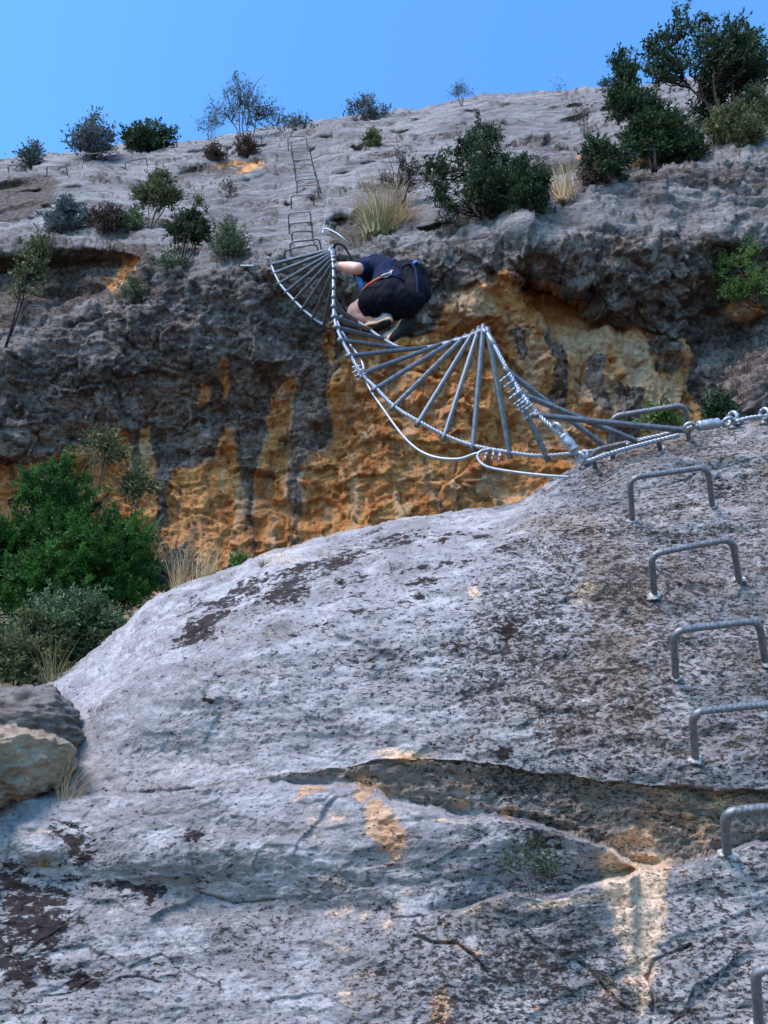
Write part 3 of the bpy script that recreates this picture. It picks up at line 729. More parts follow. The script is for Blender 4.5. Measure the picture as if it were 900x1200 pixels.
    step_ = ((p[:, 2] * 0.9 + 0.12 * p[:, 0] + 0.45 * fbm(p, .7, 3, 151)) * 1.5 + .5 * fbm(p, 4, 3, 152)) % 1.0
    step2 = (p[:, 2] * 5.2 + .5 * p[:, 0] + 1.2 * fbm(p, 1.3, 4, 155)) % 1.0
    h_up = 0.17 * fbm(p, 0.45, 3, 101) + 0.022 * fbm(q, 1.8, 4, 102) + facets(pw * np.array([.5, .7, 1.5]), 1.6, 8) * .013 + facets(pw * np.array([.5, .7, 1.6]), 5, 9) * .005 + .014 * (sstep(0, .06, step2) - step2) * np.clip(fbm(p, 1.2, 3, 156) + .3, 0, 1) * 2 + 0.075 * (sstep(0, .05, step_) - step_) * (.25 + 1.8 * np.clip(fbm(p, .8, 3, 153) + .2, 0, 1)) + 0.018 * strat + 0.010 * fbm(q, 9, 4, 154, .6)
    brown = np.maximum(brown, up * .75 * (sstep(.10, .02, step_) if False else 1 - sstep(.03, .14, step_)) * np.clip(fbm(p, .8, 3, 153) * 2 + .5, 0, 1))
    h = h * (1 - up) + h_up * up
    patina *= 1 - 0.45 * (1 - sstep(20, 120, y - brow(wx))) * (x < 400)  # patina thinned below the left brow, painting in the sky light it catches
    brown *= 1 - cv_
    h *= 1 - .5 * cv_
    P = P + nl * h.reshape(sh + (1,))
    last = P[0].copy(); last[:, 2] = -2.0
    back = P[-1].copy(); back[:, 1] += 14; back[:, 2] -= 10
    P = np.concatenate([last[None], P, back[None]], 0)
    ext = lambda a: np.concatenate([a.reshape(sh)[:1], a.reshape(sh), a.reshape(sh)[-1:]], 0)
    F = grid_faces(*P.shape[:2]); V = P.reshape(-1, 3)
    struct(fast_mesh('cliff', V, F, M['wall'], attrs={'orange': ext(orange), 'patina': ext(patina), 'pale': ext(pale), 'brown': ext(brown)}))
    return BVHTree.FromPolygons(V.tolist(), F.tolist())
BV_WALL = build_wall()

# ================================================================== SOIL SLOPE IN THE GULLY
def build_soil():
    xs = np.arange(-260, 380, 5.0); nr = 70
    top = np.interp(xs, [0, 170, 240, 300], [640, 690, 740, 790]); Y = 960 + (top - 960) * np.linspace(0, 1, nr)[:, None]; X = np.broadcast_to(xs, Y.shape)
    d = 4.6 + (900 - Y) / 300 * 2.4
    P = pt(X, Y, d); p = P.reshape(-1, 3); n = grid_normals(P)
    h = 0.10 * fbm(p, 1.4, 4, 201) + 0.035 * fbm(p, 7, 4, 202)
    P = P + n * h.reshape(Y.shape + (1,)); F = grid_faces(*Y.shape); V = P.reshape(-1, 3)
    struct(fast_mesh('soil_slope', V, F, M['soil']))
    return BVHTree.FromPolygons(V.tolist(), F.tolist())
BV_SOIL = build_soil()
def hit(x, y, bv):
    d = pv(x, y, 1.0).normalized()
    r = bv.ray_cast(Vector((0, 0, 0)), d)
    return (r[0], r[1]) if r[0] is not None else (None, None)
def hit_any(x, y, bvs):
    best = None
    for b in bvs:
        p, n = hit(x, y, b)
        if p is not None and (best is None or p.length < best.length): best = p
    return best

# ================================================================== BOULDERS
def boulder(name, label, c, rad, mat, seed, cut):
    me = bpy.data.meshes.new(name); bm = bmesh.new()
    bmesh.ops.create_icosphere(bm, subdivisions=6, radius=1.0)
    rs = np.random.RandomState(seed)
    V = np.array([v.co[:] for v in bm.verts])
    for k in range(cut):                                   # planar breaks
        n = rs.normal(size=3); n /= np.linalg.norm(n); dd = rs.uniform(0.62, 0.85)
        s = V @ n; V = V - np.maximum(0, s - dd)[:, None] * n * 0.92
    V = V * np.array(rad)
    n = V / np.linalg.norm(V, axis=1)[:, None]
    V = V + n * (0.06 * fbm(V, 5, 5, seed, .6) + 0.035 * fbm(V * np.array([.6, .6, 2]), 11, 5, seed + 3, .65, True) + .012 * fbm(V, 40, 3, seed + 9))[:, None]
    for v, co in zip(bm.verts, V): v.co = co
    bm.to_mesh(me); bm.free(); me.polygons.foreach_set('use_smooth', [True] * len(me.polygons))
    me.materials.append(mat); o = bpy.data.objects.new(name, me); COL.objects.link(o); o.location = c
    tag(o, label, 'boulder', 'boulders beside the slab'); return o
boulder('boulder', 'grey topped boulder with a dark broken face, behind the tan one', pv(14, 850, 3.1), (0.36, 0.26, 0.17), M['boulder_grey'], 4, 9)
boulder('boulder', 'tan boulder lying lowest at the left edge of the grey slab', pv(-10, 903, 2.75), (0.29, 0.24, 0.145), M['boulder_tan'], 11, 9)

# ================================================================== STAPLES
RNG = random.Random(3)
STAPLE_GROUP = 'steel staple rungs on the near slab'
def staple(lb, rb, lt, rt, bv, r, label, group, lift, ribs=True, seat=True):
    """lb/rb leg base pixels, lt/rt bar corner pixels; lift = how far the bar stands towards the viewer"""
    A, _ = hit(*lb, bv); B, _ = hit(*rb, bv)
    if A is None: A = pv(*lb, fwd(B))
    if B is None: B = pv(*rb, fwd(A))
    dm = (fwd(A) + fwd(B)) / 2
    lim = 0.12 * dm / 3
    dA = max(min(fwd(A), dm + lim), dm - lim); dB = max(min(fwd(B), dm + lim), dm - lim)
    C = pv(*lt, dA - lift); D = pv(*rt, dB - lift)
    root = empty('staple_rung', (A + B) / 2); tag(root, label, 'staple rung', group)
    cr = min(0.05, (C - D).length * 0.16)
    pts = [A + (A - C).normalized() * 0.05]
    def corner(p, q, s):
        o = []
        a = q + (p - q).normalized() * cr; b = q + (s - q).normalized() * cr
        for t in np.linspace(0, 1, 8): o.append(a * (1 - t) ** 2 + q * 2 * t * (1 - t) + b * t * t)
        return o
    pts += corner(A, C, D) + corner(C, D, B) + [B + (B - D).normalized() * 0.05]
    step = 0.0035 if ribs else 0.02
    path = resample([Vector(p) for p in pts], step); sides = 12 if ribs else 7
    rad = []
    for i in range(len(path)):
        if ribs:
            rad.append([r * (1 + 0.17 * max(0, math.sin(2 * math.pi * (i * step / 0.017 + 2 * k / sides))) ** 2) for k in range(sides)])
        else: rad.append(r)
    MB().tube(path, rad, sides).build('bar', M['rebar'] if seat else M['rung'], root)
    if seat:
        for p, q in ((A, C), (B, D)):
            n = (q - p).normalized(); mb = MB(); mb.ball(p, r * RNG.uniform(1.4, 2.1), 20, 8, (1, 1, 0.28), n.to_track_quat('Z', 'Y').to_matrix())
            v = np.array([x[:] for x in mb.v]); dv = v - np.array(p[:]); v = np.array(p[:]) + dv * (1 + 1.7 * fbm(v, 34, 4, RNG.randrange(99), .6))[:, None]
            mb.v = [Vector(x) for x in v]; mb.build('mortar_patch', M['mortar'], root)
    return root
near = [((718, 538), (807, 514), (716, 488), (803, 474), 'ribbed staple rung highest on the near slab, in front of the ladder end'),
        ((741, 610), (835, 593), (738, 560), (829, 547), 'ribbed staple rung just below the crest, over a thin diagonal crack'),
        ((767, 697), (866, 680), (763, 649), (858, 631), 'ribbed staple rung second below the crest, with pale mortar at its feet'),
        ((792, 794), (897, 776), (789, 739), (889, 727), 'steel staple rung midway up the speckled grey slab, both feet in view'),
        ((815, 889), (922, 872), (811, 834), (912, 824), 'steel staple rung just above the dark undercut band, cut by the frame'),
        ((852, 1000), (970, 985), (849, 951), (962, 940), 'ribbed staple rung in front of the dark undercut band'),
        ((889, 1200), (1010, 1185), (885, 1136), (1004, 1124), 'staple rung lowest of all, cut off at the bottom corner')]
for lb, rb, lt, rt, lab in near: staple(lb, rb, lt, rt, BV_SLAB, 0.0125, lab, STAPLE_GROUP, 0.10)
staple((697, 548), (774, 527), (694, 528), (770, 511), BV_SLAB, 0.0115, 'dark staple rung lying low beside the twisted cable and the shackle', STAPLE_GROUP, 0.08, True, True)
ordn = ['topmost', 'second from the top', 'third from the top', 'fourth from the top', 'fifth from the top', 'sixth from the top', 'seventh from the top', 'middle one, eighth from the top', 'ninth from the top',
        'tenth from the top', 'fourth from the bottom', 'third from the bottom', 'second from the bottom', 'lowest, right above the ladder']
far = [((338, 177), (360, 175), (337, 160), (359, 160)), ((342.5, 184), (365, 185), (341, 170), (362, 169)), ((344, 190), (366, 190), (342, 177), (363, 176)), ((346, 200), (369, 200), (344, 188), (365, 186.5)),
       ((346.5, 206), (371, 207), (344.5, 193.5), (366, 192)), ((347, 214), (372, 212), (346, 204), (368, 201)), ((348, 225), (375, 222), (348, 211), (371, 209)), ((348, 229), (373, 230), (348, 218), (372, 216)),
       ((341.5, 245), (368, 241), (341, 229), (367, 227.5)), ((338.5, 268), (364.5, 262), (338, 250), (364, 248)), ((339, 274), (366, 272), (339, 262), (365, 260)), ((342.5, 286), (367, 282), (342, 271.5), (366, 271)),
       ((340, 295), (376, 290), (340, 284), (374, 280)), ((334, 304), (373, 296), (333, 293), (371, 286))]
for (lb, rb, lt, rt), o_ in zip(far, ordn):
    staple(lb, rb, lt, rt, BV_WALL, 0.0068, 'grey staple rung of the line climbing the upper slab, ' + o_, 'staple rungs climbing the upper slab', 0.12, False, False)
trav = [((10, 202), (31, 202), (9, 193.5), (30, 193.5), 'small staple rung at the far left end of the skyline traverse'), ((55, 206), (79, 206), (55, 195), (78, 195), 'staple rung left of the bushy skyline tree, second of the traverse'),
        ((98, 191), (121, 190), (97, 181), (120, 179.5), 'staple rung right below the grey green skyline tree'), ((148, 199), (173, 195), (146, 190), (171, 185), 'faint staple rung below the round dark skyline bush'),
        ((193, 175), (208, 173), (192, 164.5), (207, 163.5), 'dark staple rung at the right end of the round skyline bush'), ((256, 182), (267, 181), (255, 171), (266, 171), 'small staple rung beside the reddish shrub under the bare tree'),
        ((295, 170), (307, 169), (294, 159.5), (306, 159), 'small staple rung on the skyline right of the bare blue tree')]
for lb, rb, lt, rt, lab in trav: staple(lb, rb, lt, rt, BV_WALL, 0.0072, lab, 'staple rungs of the skyline traverse', 0.15, False, False)

# ================================================================== SPIRAL CABLE LADDER
RUNGS = [(800, 504, 632, 487), (746, 517, 612, 462), (712, 526, 596, 436), (640, 534, 579, 404), (597, 530, 572, 391), (554, 522, 566, 387), (521, 510, 560, 389), (491, 494, 553, 392), (462, 476, 543, 396),
         (441, 455, 532, 399), (424, 438, 518, 403), (411, 417, 500, 407), (401, 399, 474, 409), (395, 384, 449, 397), (392, 372, 433, 386), (391, 360, 418, 376), (391, 349, 404, 370), (391, 339, 392, 376),
         (391, 327, 380, 380), (391, 316, 367, 372), (390.5, 308, 355, 362), (390, 303, 345, 352), (389.5, 299, 336, 342), (389, 296.5, 328, 332), (388, 294.5, 322, 320), (386, 293, 318, 310)]
LAD = empty('cable_ladder', pv(684, 540, 3.6))
tag(LAD, 'spiral cable ladder of steel tube rungs twisting across the gap to the orange wall', 'ladder')
LLEN = 0.70
ca, cb = [], []
for i, (ax, ay, bx, by) in enumerate(RUNGS):
    dm = 3.62 + 2.85 * i / (len(RUNGS) - 1)
    p = math.hypot(ax - bx, ay - by) * dm / FPX; dd = math.sqrt(max(0, LLEN ** 2 - p * p))
    if i < 4: dd = 0.0
    dd *= min(1, max(0, (i - 3) / 4))
    A = pv(ax, ay, dm - dd / 2); Bp = pv(bx, by, dm + dd / 2)
    ca.append(A); cb.append(Bp)
    u = (Bp - A).normalized()
    rung = MB().tube([A - u * 0.035, A, Bp, Bp + u * 0.035], 0.0145, 14).build('rung', M['rung'], LAD)
def cable(pts, r, name, parent, mat='galv', strands=3, pitch=0.06):
    return MB().rope(catmull(pts, 10), r, strands, pitch, 5, 0.009).build(name, M[mat], parent)
endA = pv(858, 495, 3.62); endB = pv(684, 538, 3.50)
cable([pv(815, 500, 3.6)] + ca + [pv(390, 288, 6.65)], 0.0125, 'cable', LAD)
cable([pv(668, 520, 3.52), pv(650, 503, 3.55)] + cb + [pv(313, 302, 6.7)], 0.0125, 'cable', LAD)
def turnbuckle(a, b, parent, name='turnbuckle'):
    a, b = Vector(a), Vector(b); u = (b - a); L = u.length; n = u.normalized()
    side = n.cross(Vector((0, -1, 0.3))).normalized(); mb = MB()
    mb.tube([a, a + u * 0.2], 0.012, 10); mb.tube([b - u * 0.2, b], 0.012, 10)
    prof = [(0.14, .014), (0.16, .024), (0.22, .027), (0.3, .022), (0.36, .026), (0.64, .026), (0.7, .022), (0.78, .027), (0.84, .024), (0.86, .014)]
    mb.tube([a + u * t for t, _ in prof], [r for _, r in prof], 14)
    mb.torus(a - n * 0.02, side, 0.024, 0.009); mb.torus(b + n * 0.02, side, 0.024, 0.009)
    return mb.build(name, M['galv'], parent)
def clamp(c, d, parent, name='cable_clamp'):
    c = Vector(c); d = Vector(d).normalized(); s = d.cross(Vector((0, -1, 0))).normalized(); t = d.cross(s); mb = MB()
    for k in (-1, 0, 1):
        q = c + d * 0.035 * k
        mb.torus(q, d, 0.0165, 0.0042, 14, 6); mb.ball(q + s * 0.02, 0.009, 8, 6); mb.tube([q + s * 0.02 - t * 0.02, q + s * 0.045 - t * 0.02], 0.006, 6); mb.tube([q + s * 0.02 + t * 0.02, q + s * 0.045 + t * 0.02], 0.006, 6)
    return mb.build(name, M['galv'], parent)
turnbuckle(pv(656, 506, 3.53), pv(677, 532, 3.50), LAD); turnbuckle(pv(812, 500, 3.6), pv(848, 495, 3.61), LAD)
for pp in ((612, 467, 3.66), (621, 476, 3.64), (600, 447, 3.8)): clamp(pv(*pp), pv(pp[0] + 6, pp[1] + 8, pp[2]) - pv(*pp), LAD)
clamp(pv(578, 529, 4.0), pv(585, 530, 4.0) - pv(578, 529, 4.0), LAD); clamp(ca[10] + Vector((0, -.02, 0)), ca[10] - ca[11], LAD)
def anchor(c, bv, label, size=1.0, axis=None):
    c = Vector(c); hp, hn = hit(*bv, BV_SLAB); c = hp + Vector((0, -.35, .94)) * .03 if hp is not None else c; root = empty('anchor_bolt', c); tag(root, label, 'anchor', 'cable anchors')
    n = Vector((0, -0.6, 0.8)).normalized(); mb = MB()
    mb.torus(c + n * 0.03 * size, (1, 0.3, 0.2), 0.036 * size, 0.013 * size, 20, 10)
    mb.torus(c + n * 0.005 + Vector((0.03, 0, 0)) * size, (0.4, -0.2, 1), 0.030 * size, 0.011 * size, 18, 8)
    mb.build('eye', M['galv'], root)
    MB().tube([c - n * 0.1 * size, c - n * 0.01], 0.014 * size, 10).tube([c - n * 0.045 * size, c - n * 0.02 * size], 0.028 * size, 6).build('bolt', M['rebar'], root)
    return root
anchor(pv(684, 541, 3.49), (685, 549), 'shiny anchor eye and shackle at the near end of the twisted cable', .9)
anchor(pv(858, 497, 3.62), (859, 502), 'anchor eye on the crest right of the highest near staple', .8)
anchor(pv(895, 492, 3.60), (896, 497), 'anchor eye at the right frame edge on the slab crest', .75)
tie = cable([pv(862, 494, 3.61), pv(878, 490, 3.6), pv(893, 488, 3.6)], 0.012, 'steel_cable', None)
tag(tie, 'short steel cable between the two anchors at right on the crest', 'cable', 'loose steel cables')
tie = cable([pv(900, 488, 3.58), pv(960, 480, 3.5), pv(1040, 474, 3.4)], 0.012, 'steel_cable', None)
tag(tie, 'steel cable leaving the right frame edge along the crest', 'cable', 'loose steel cables')
tie = cable([pv(796, 510, 3.58), pv(760, 519, 3.57), pv(720, 530, 3.54), pv(688, 541, 3.5)], 0.012, 'steel_cable', None)
tag(tie, 'twisted steel cable lying on the crest below the near ladder rungs', 'cable', 'loose steel cables')
s1 = MB().tube(catmull([pv(391, 290, 6.55), pv(390, 315, 6.1), pv(391, 345, 5.55), pv(395, 375, 5.1), pv(408, 400, 4.85), (pv(424, 424, 4.65)), pv(430, 449, 4.5), pv(451, 482, 4.35), pv(478, 517, 4.2), pv(504, 534, 4.1), pv(535, 538, 4.0), pv(556, 532, 3.95), pv(572, 528, 3.95)], 10), 0.0075, 8).build('safety_cable', M['galv'])
tag(s1, 'thin grey safety cable sagging below the spiral ladder rungs', 'cable', 'loose steel cables')
s2 = MB().tube(catmull([pv(576, 526, 3.93), pv(563, 529, 3.93), pv(560, 537, 3.92), pv(571, 547, 3.88), pv(602, 553, 3.82), pv(638, 557, 3.75), pv(668, 559, 3.66)], 10), 0.0075, 8).build('safety_cable', M['galv'])
tag(s2, 'short loose cable end curling from a clamp down to the slab crest', 'cable', 'loose steel cables')
a_, _ = hit(386, 238, BV_WALL); b_, _ = hit(408, 286, BV_WALL)
s3 = MB().tube(catmull([pv(388, 200, fwd(a_) + .55), pv(385, 225, fwd(a_) + .1), pv(381, 255, 7.0), pv(377.5, 274, 6.8), pv(379, 283, 6.7), pv(383, 286, 6.65)], 8), 0.003, 7).build('safety_cable', M['galv'])
tag(s3, 'thin cable running straight up the upper slab from the dark hole', 'cable', 'loose steel cables')
s4 = MB().tube(catmull([pv(377.5, 274, 6.78), pv(381, 268, 6.8), pv(392, 272, 6.75), pv(402, 279, 6.7), pv(410, 287, 6.7)], 8), 0.007, 7).build('safety_cable', M['galv'])
tag(s4, 'grey cable loop arching in front of the dark hole', 'cable', 'loose steel cables')
s5 = MB().tube(catmull([pv(391, 292, 6.45), pv(394, 286, 6.4), pv(401, 287, 6.3), pv(408, 296, 6.25), pv(412, 306, 6.2)], 8), 0.009, 7).build('rubber_hose', M['black'])
tag(s5, 'black hose loop arching over the hand of the climber', 'hose')
pl_, _ = hit(290, 318, BV_WALL)
bm = bmesh.new(); bmesh.ops.create_cube(bm, size=1.0); bmesh.ops.scale(bm, vec=(0.12, 0.04, 0.012), verts=bm.verts); bmesh.ops.bevel(bm, geom=bm.edges[:], offset=0.004, segments=2)
me = bpy.data.meshes.new('metal_plate'); bm.to_mesh(me); bm.free(); me.materials.append(M['white']); o = bpy.data.objects.new('metal_plate', me); COL.objects.link(o)
o.location = pl_ + Vector((0, -0.03, 0.03)); o.rotation_euler = (R(20), R(-4), R(4)); tag(o, 'small white metal plate lying on the rock ledge left of the ladder', 'plate')

# ================================================================== CLIMBER
def blob(name, caps, mat, parent, voxel=0.012, smooth=4, fold=0.0, fs=12, seed=0, boxes=()):
    """one continuous surface from tapered capsules"""
    mb = MB()
    for a, ra, b, rb in caps:
        a, b = Vector(a), Vector(b); u = b - a
        n = 8; path = []; rad = []
        un = u.normalized() if u.length > 1e-6 else Vector((0, 0, 1))
        for k in range(6): t = math.pi / 2 * k / 5; path.append(a - un * ra * math.cos(t)); rad.append(max(ra * math.sin(t), 1e-4))
        for k in range(1, n): path.append(a + u * k / n); rad.append(ra + (rb - ra) * k / n)
        for k in range(6): t = math.pi / 2 * k / 5; path.append(b + un * rb * math.sin(t)); rad.append(max(rb * math.cos(t), 1e-4))
        mb.tube(path, rad, 16)
    tmp = mesh_obj(name + '_tmp', mb.v, mb.f, mat)
    md = tmp.modifiers.new('r', 'REMESH'); md.mode = 'VOXEL'; md.voxel_size = voxel
    dg = bpy.context.evaluated_depsgraph_get(); me = bpy.data.meshes.new_from_object(tmp.evaluated_get(dg))
    bpy.data.objects.remove(tmp)
    bm = bmesh.new(); bm.from_mesh(me)
    for _ in range(smooth): bmesh.ops.smooth_vert(bm, verts=bm.verts, factor=0.5, use_axis_x=True, use_axis_y=True, use_axis_z=True)
    if fold:
        bm.normal_update(); V = np.array([v.co[:] for v in bm.verts]); h = fold * fbm(V * np.array([1, 1, .6]), fs, 4, seed, .55, True)
        for v, k in zip(bm.verts, h): v.co += v.normal * float(k)
    bm.to_mesh(me); bm.free(); me.name = name
    me.polygons.foreach_set('use_smooth', [True] * len(me.polygons)); me.materials.clear(); me.materials.append(mat)
    o = bpy.data.objects.new(name, me); COL.objects.link(o)
    return adopt(o, parent)
PELV = pv(458, 350, 5.66)
PER = empty('person', pv(450, 395, 5.6)); tag(PER, 'climber in navy shirt and dark shorts crouched on the spiral ladder, gripping its cable', 'person')
J = dict(hl=pv(447, 350, 5.70), hr=pv(473, 354, 5.64), kl=pv(419, 366, 5.93), kr=pv(452, 366, 5.98), al=pv(439, 376, 5.74), ar=pv(465, 381, 5.70),
         tl=pv(427, 390, 5.72), hel=pv(454, 378, 5.58), tr=pv(481, 375, 5.66), her=pv(460, 396, 5.56),
         ch=pv(455, 326, 5.92), nk=pv(450, 318, 6.06), hd=pv(450, 322, 6.24), shl=pv(430, 316, 5.98), shr=pv(482, 326, 5.94),
         el=pv(421, 316, 5.72), wl=pv(398, 311.5, 5.86), erx=pv(488, 338, 6.12), wr=pv(470, 345, 6.30))
J['el'] = pv(418, 315, 5.76)
hand_c = pv(393, 312, 5.9)
caps = [(J['hl'], .10, J['kl'], .082), (J['hr'], .085, J['kr'], .062), (J['kl'], .078, J['kl'].lerp(J['al'], .35), .070), (J['kl'].lerp(J['al'], .35), .070, J['al'], .040), (J['kr'], .060, J['kr'].lerp(J['ar'], .35), .062), (J['kr'].lerp(J['ar'], .35), .062, J['ar'], .038),
        (J['al'], .040, J['tl'].lerp(J['al'], .45), .035), (J['ar'], .040, J['tr'].lerp(J['ar'], .45), .035),
        (PELV, .115, J['ch'], .125), (J['hl'], .10, J['hr'], .10), (J['ch'], .14, J['nk'], .065), (J['nk'], .058, J['hd'], .07), (J['shl'], .065, J['shr'], .065), (J['shl'], .058, J['el'], .046), (J['el'], .046, J['el'].lerp(J['wl'], .35), .047), (J['el'].lerp(J['wl'], .35), .047, J['wl'], .030),
        (J['shr'], .058, J['erx'], .046), (J['erx'], .044, J['wr'], .03), (J['hd'], .088, J['hd'] + Vector((0, .01, .05)), .09),
        (J['hd'] + Vector((-.02, .09, -.02)), .018, J['hd'] + Vector((-.02, .10, -.04)), .014), (J['hd'] + Vector((.085, .0, .0)), .02, J['hd'] + Vector((.085, .0, .03)), .02), (J['hd'] + Vector((-.085, .0, .0)), .02, J['hd'] + Vector((-.085, .0, .03)), .02)]
# left hand closed on the cable: palm, four curled fingers, thumb
def hand(w, c, d, caps, seed=0):
    """w wrist, c knuckles' middle, d direction of the thing held"""
    w, c = Vector(w), Vector(c); d = Vector(d).normalized(); fw = (c - w).normalized(); up = fw.cross(d).normalized()
    caps.append((w, .028, c - d * .02, .022)); caps.append((w, .028, c + d * .02, .022))
    for k, L in zip((-1.5, -.5, .5, 1.5), (.9, 1.0, 1.0, .8)):
        b = c + d * .021 * k; m1 = b + fw * .036 * L + up * .010; m2 = m1 + fw * .008 + up * -.030 * L; m3 = m2 - fw * .024 * L - up * .012
        for a_, b2, r1, r2 in ((b, m1, .0105, .010), (m1, m2, .010, .009), (m2, m3, .009, .008)): caps.append((a_, r1, b2, r2))
    tb = w + fw * .03 - up * .01 + d * .028; t1 = tb + d * .03 - up * .02 + fw * .02; t2 = t1 + fw * .02 - up * .015 - d * .01
    caps.append((tb, .014, t1, .011)); caps.append((t1, .011, t2, .009))
hand(J['wl'], hand_c, pv(391, 300, 6.0) - pv(391, 330, 5.7), caps)
hand(J['wr'], pv(462, 344, 6.36), (0, 0, 1), caps)
blob('body', caps, M['skin'], PER, 0.008, 3)
blob('hair', [(J['hd'] + Vector((0, -.02, .05)), .098, J['hd'] + Vector((0, -.03, .0)), .09)], M['hair'], PER, 0.012, 3, 0.008, 40, 5)
blob('shorts', [(PELV, .128, PELV.lerp(J['ch'], .25), .125), (J['hl'], .112, J['hr'], .112), (J['hl'], .125, J['hl'].lerp(J['kl'], .28), .116), (J['hr'], .12, J['hr'].lerp(J['kr'], .85), .098)], M['black'], PER, 0.011, 3, 0.020, 8, 6)
blob('shirt', [(PELV.lerp(J['ch'], .2), .126, J['ch'], .140), (J['ch'], .142, J['nk'], .105), (J['shl'], .085, J['shr'], .085), (pv(441, 314, 5.98), .095, J['ch'], .12), (pv(443, 314, 5.885), .082, pv(447, 317, 5.87), .082), (J['shl'], .08, J['shl'].lerp(J['el'], .62), .066), (J['shr'], .08, J['shr'].lerp(J['erx'], .8), .066)], M['navy'], PER, 0.011, 3, 0.022, 8, 8)
def shoe(heel, toe, ankle, name='shoe'):
    heel, toe, ankle = Vector(heel), Vector(toe), Vector(ankle)
    ax = (toe - heel); L = 0.30; ax.normalize(); mid = (heel + toe) / 2
    # sole faces away from the ankle
    up = (ankle - mid); up = (up - ax * up.dot(ax)).normalized(); sd = ax.cross(up)
    h0 = mid - ax * L * .5
    def ring(s, wd, lo, hi, n=40):
        o = []
        return o
    def prof(t):     # half width along the foot
        return 0.036 + 0.016 * math.exp(-((t - .72) / .25) ** 2) - 0.008 * math.exp(-((t - .42) / .14) ** 2)
    def layer(z0, z1, grow, nm, mt, par):
        mb = MB(); n = 28; loops = []
        for z in (z0, (z0 + z1) / 2, z1):
            pts = []
            for k in range(n):
                a = 2 * math.pi * k / n; t = .5 - .5 * math.cos(a); s_ = math.sin(a)
                wv = prof(t) * (abs(s_) ** .55) * (1 if s_ >= 0 else -1)
                pts.append(h0 + ax * (L * t) + sd * wv * grow + up * (z + 0.02 * max(0, t - .7) ** 1.5 * 3))
            loops.append(pts)
        for lp in loops: mb.v += lp
        for j in range(2):
            for k in range(n): k2 = (k + 1) % n; mb.f.append((j * n + k, j * n + k2, (j + 1) * n + k2, (j + 1) * n + k))
        mb.f.append(tuple(reversed(range(n)))); mb.f.append(tuple(range(2 * n, 3 * n)))
        return mb, nm, mt
    caps = [(h0 + ax * .055 + up * .045, .042, h0 + ax * .14 + up * .045, .043), (h0 + ax * .14 + up * .045, .043, h0 + ax * .245 + up * .035, .036), (h0 + ax * .06 + up * .05, .045, h0 + ax * .075 + up * .10, .045)]
    root = blob(name, caps, M['shoe'], PER, 0.008, 3)
    mb, nm, mt = layer(0.0, .028, 1.05, 'midsole', M['tan'], root); o = mb.build(nm, mt, None); o.parent = root; o.matrix_parent_inverse = Matrix.Identity(4)
    mb, nm, mt = layer(-.014, -.001, 1.0, 'sole', M['sole'], root); o2 = mb.build(nm, mt, None); o2.parent = root
    return root
shoe(J['hel'], J['tl'], pv(432, 372, 5.84)); shoe(J['her'], J['tr'], pv(461, 378, 5.9))
# harness belt and lanyard
belt = MB(); c0 = PELV.lerp(J['ch'], .22); axb = (J['ch'] - PELV).normalized()
belt.torus(c0, axb, .134, .014, 32, 8); 
belt.torus(J['hl'].lerp(J['kl'], .22), (J['kl'] - J['hl']), .125, .012, 28, 8); belt.torus(J['hr'].lerp(J['kr'], .22), (J['kr'] - J['hr']), .13, .012, 28, 8)
belt.build('harness', M['black'], PER)
ly = empty('lanyard', pv(445, 325, 5.7)); tag(ly, 'red and blue climbing lanyard with carabiner hanging at the climber\'s waist', 'lanyard')
MB().tube(catmull([pv(461, 317, 5.62), pv(452, 322, 5.60), pv(440, 328, 5.58), pv(431, 334, 5.62), pv(425, 340, 5.7)], 8), 0.007, 8).build('red_strap', M['red'], ly)
MB().tube(catmull([pv(418, 321, 5.84), pv(421, 328, 5.82), pv(424, 336, 5.82), pv(428, 343, 5.85)], 8), 0.022, 8).build('blue_strap', M['blue'], ly)
mb = MB(); mb.tube(catmull([pv(459, 317, 5.54), pv(456, 320, 5.53), pv(450, 322, 5.53), pv(447, 324, 5.54), pv(452, 325, 5.54), pv(458, 321, 5.53), pv(459, 317, 5.54)], 6), 0.006, 8); mb.build('carabiner', M['galv'], ly)
BP = empty('backpack', pv(485, 335, 5.72)); tag(BP, 'black backpack worn on the back of the climber', 'backpack')
blob('bag', [(pv(480, 321, 5.78), .075, pv(487, 344, 5.66), .08), (pv(487, 344, 5.66), .08, pv(486, 352, 5.62), .07), (pv(491, 322, 5.86), .062, pv(495, 345, 5.72), .062), (pv(470, 316, 5.82), .06, pv(486, 318, 5.8), .07)], M['black'], BP, 0.011, 3, 0.018, 9, 12)
MB().tube(catmull([pv(471, 313, 5.72), pv(480, 309, 5.7), pv(486, 314, 5.66), pv(489, 330, 5.55), pv(489, 345, 5.5)], 8), 0.010, 6).build('strap', M['navy'], BP)
MB().tube(catmull([pv(484, 309, 5.72), pv(488, 306.5, 5.74), pv(491, 309, 5.76)], 8), 0.010, 6).build('grab_loop', M['blue'], BP)

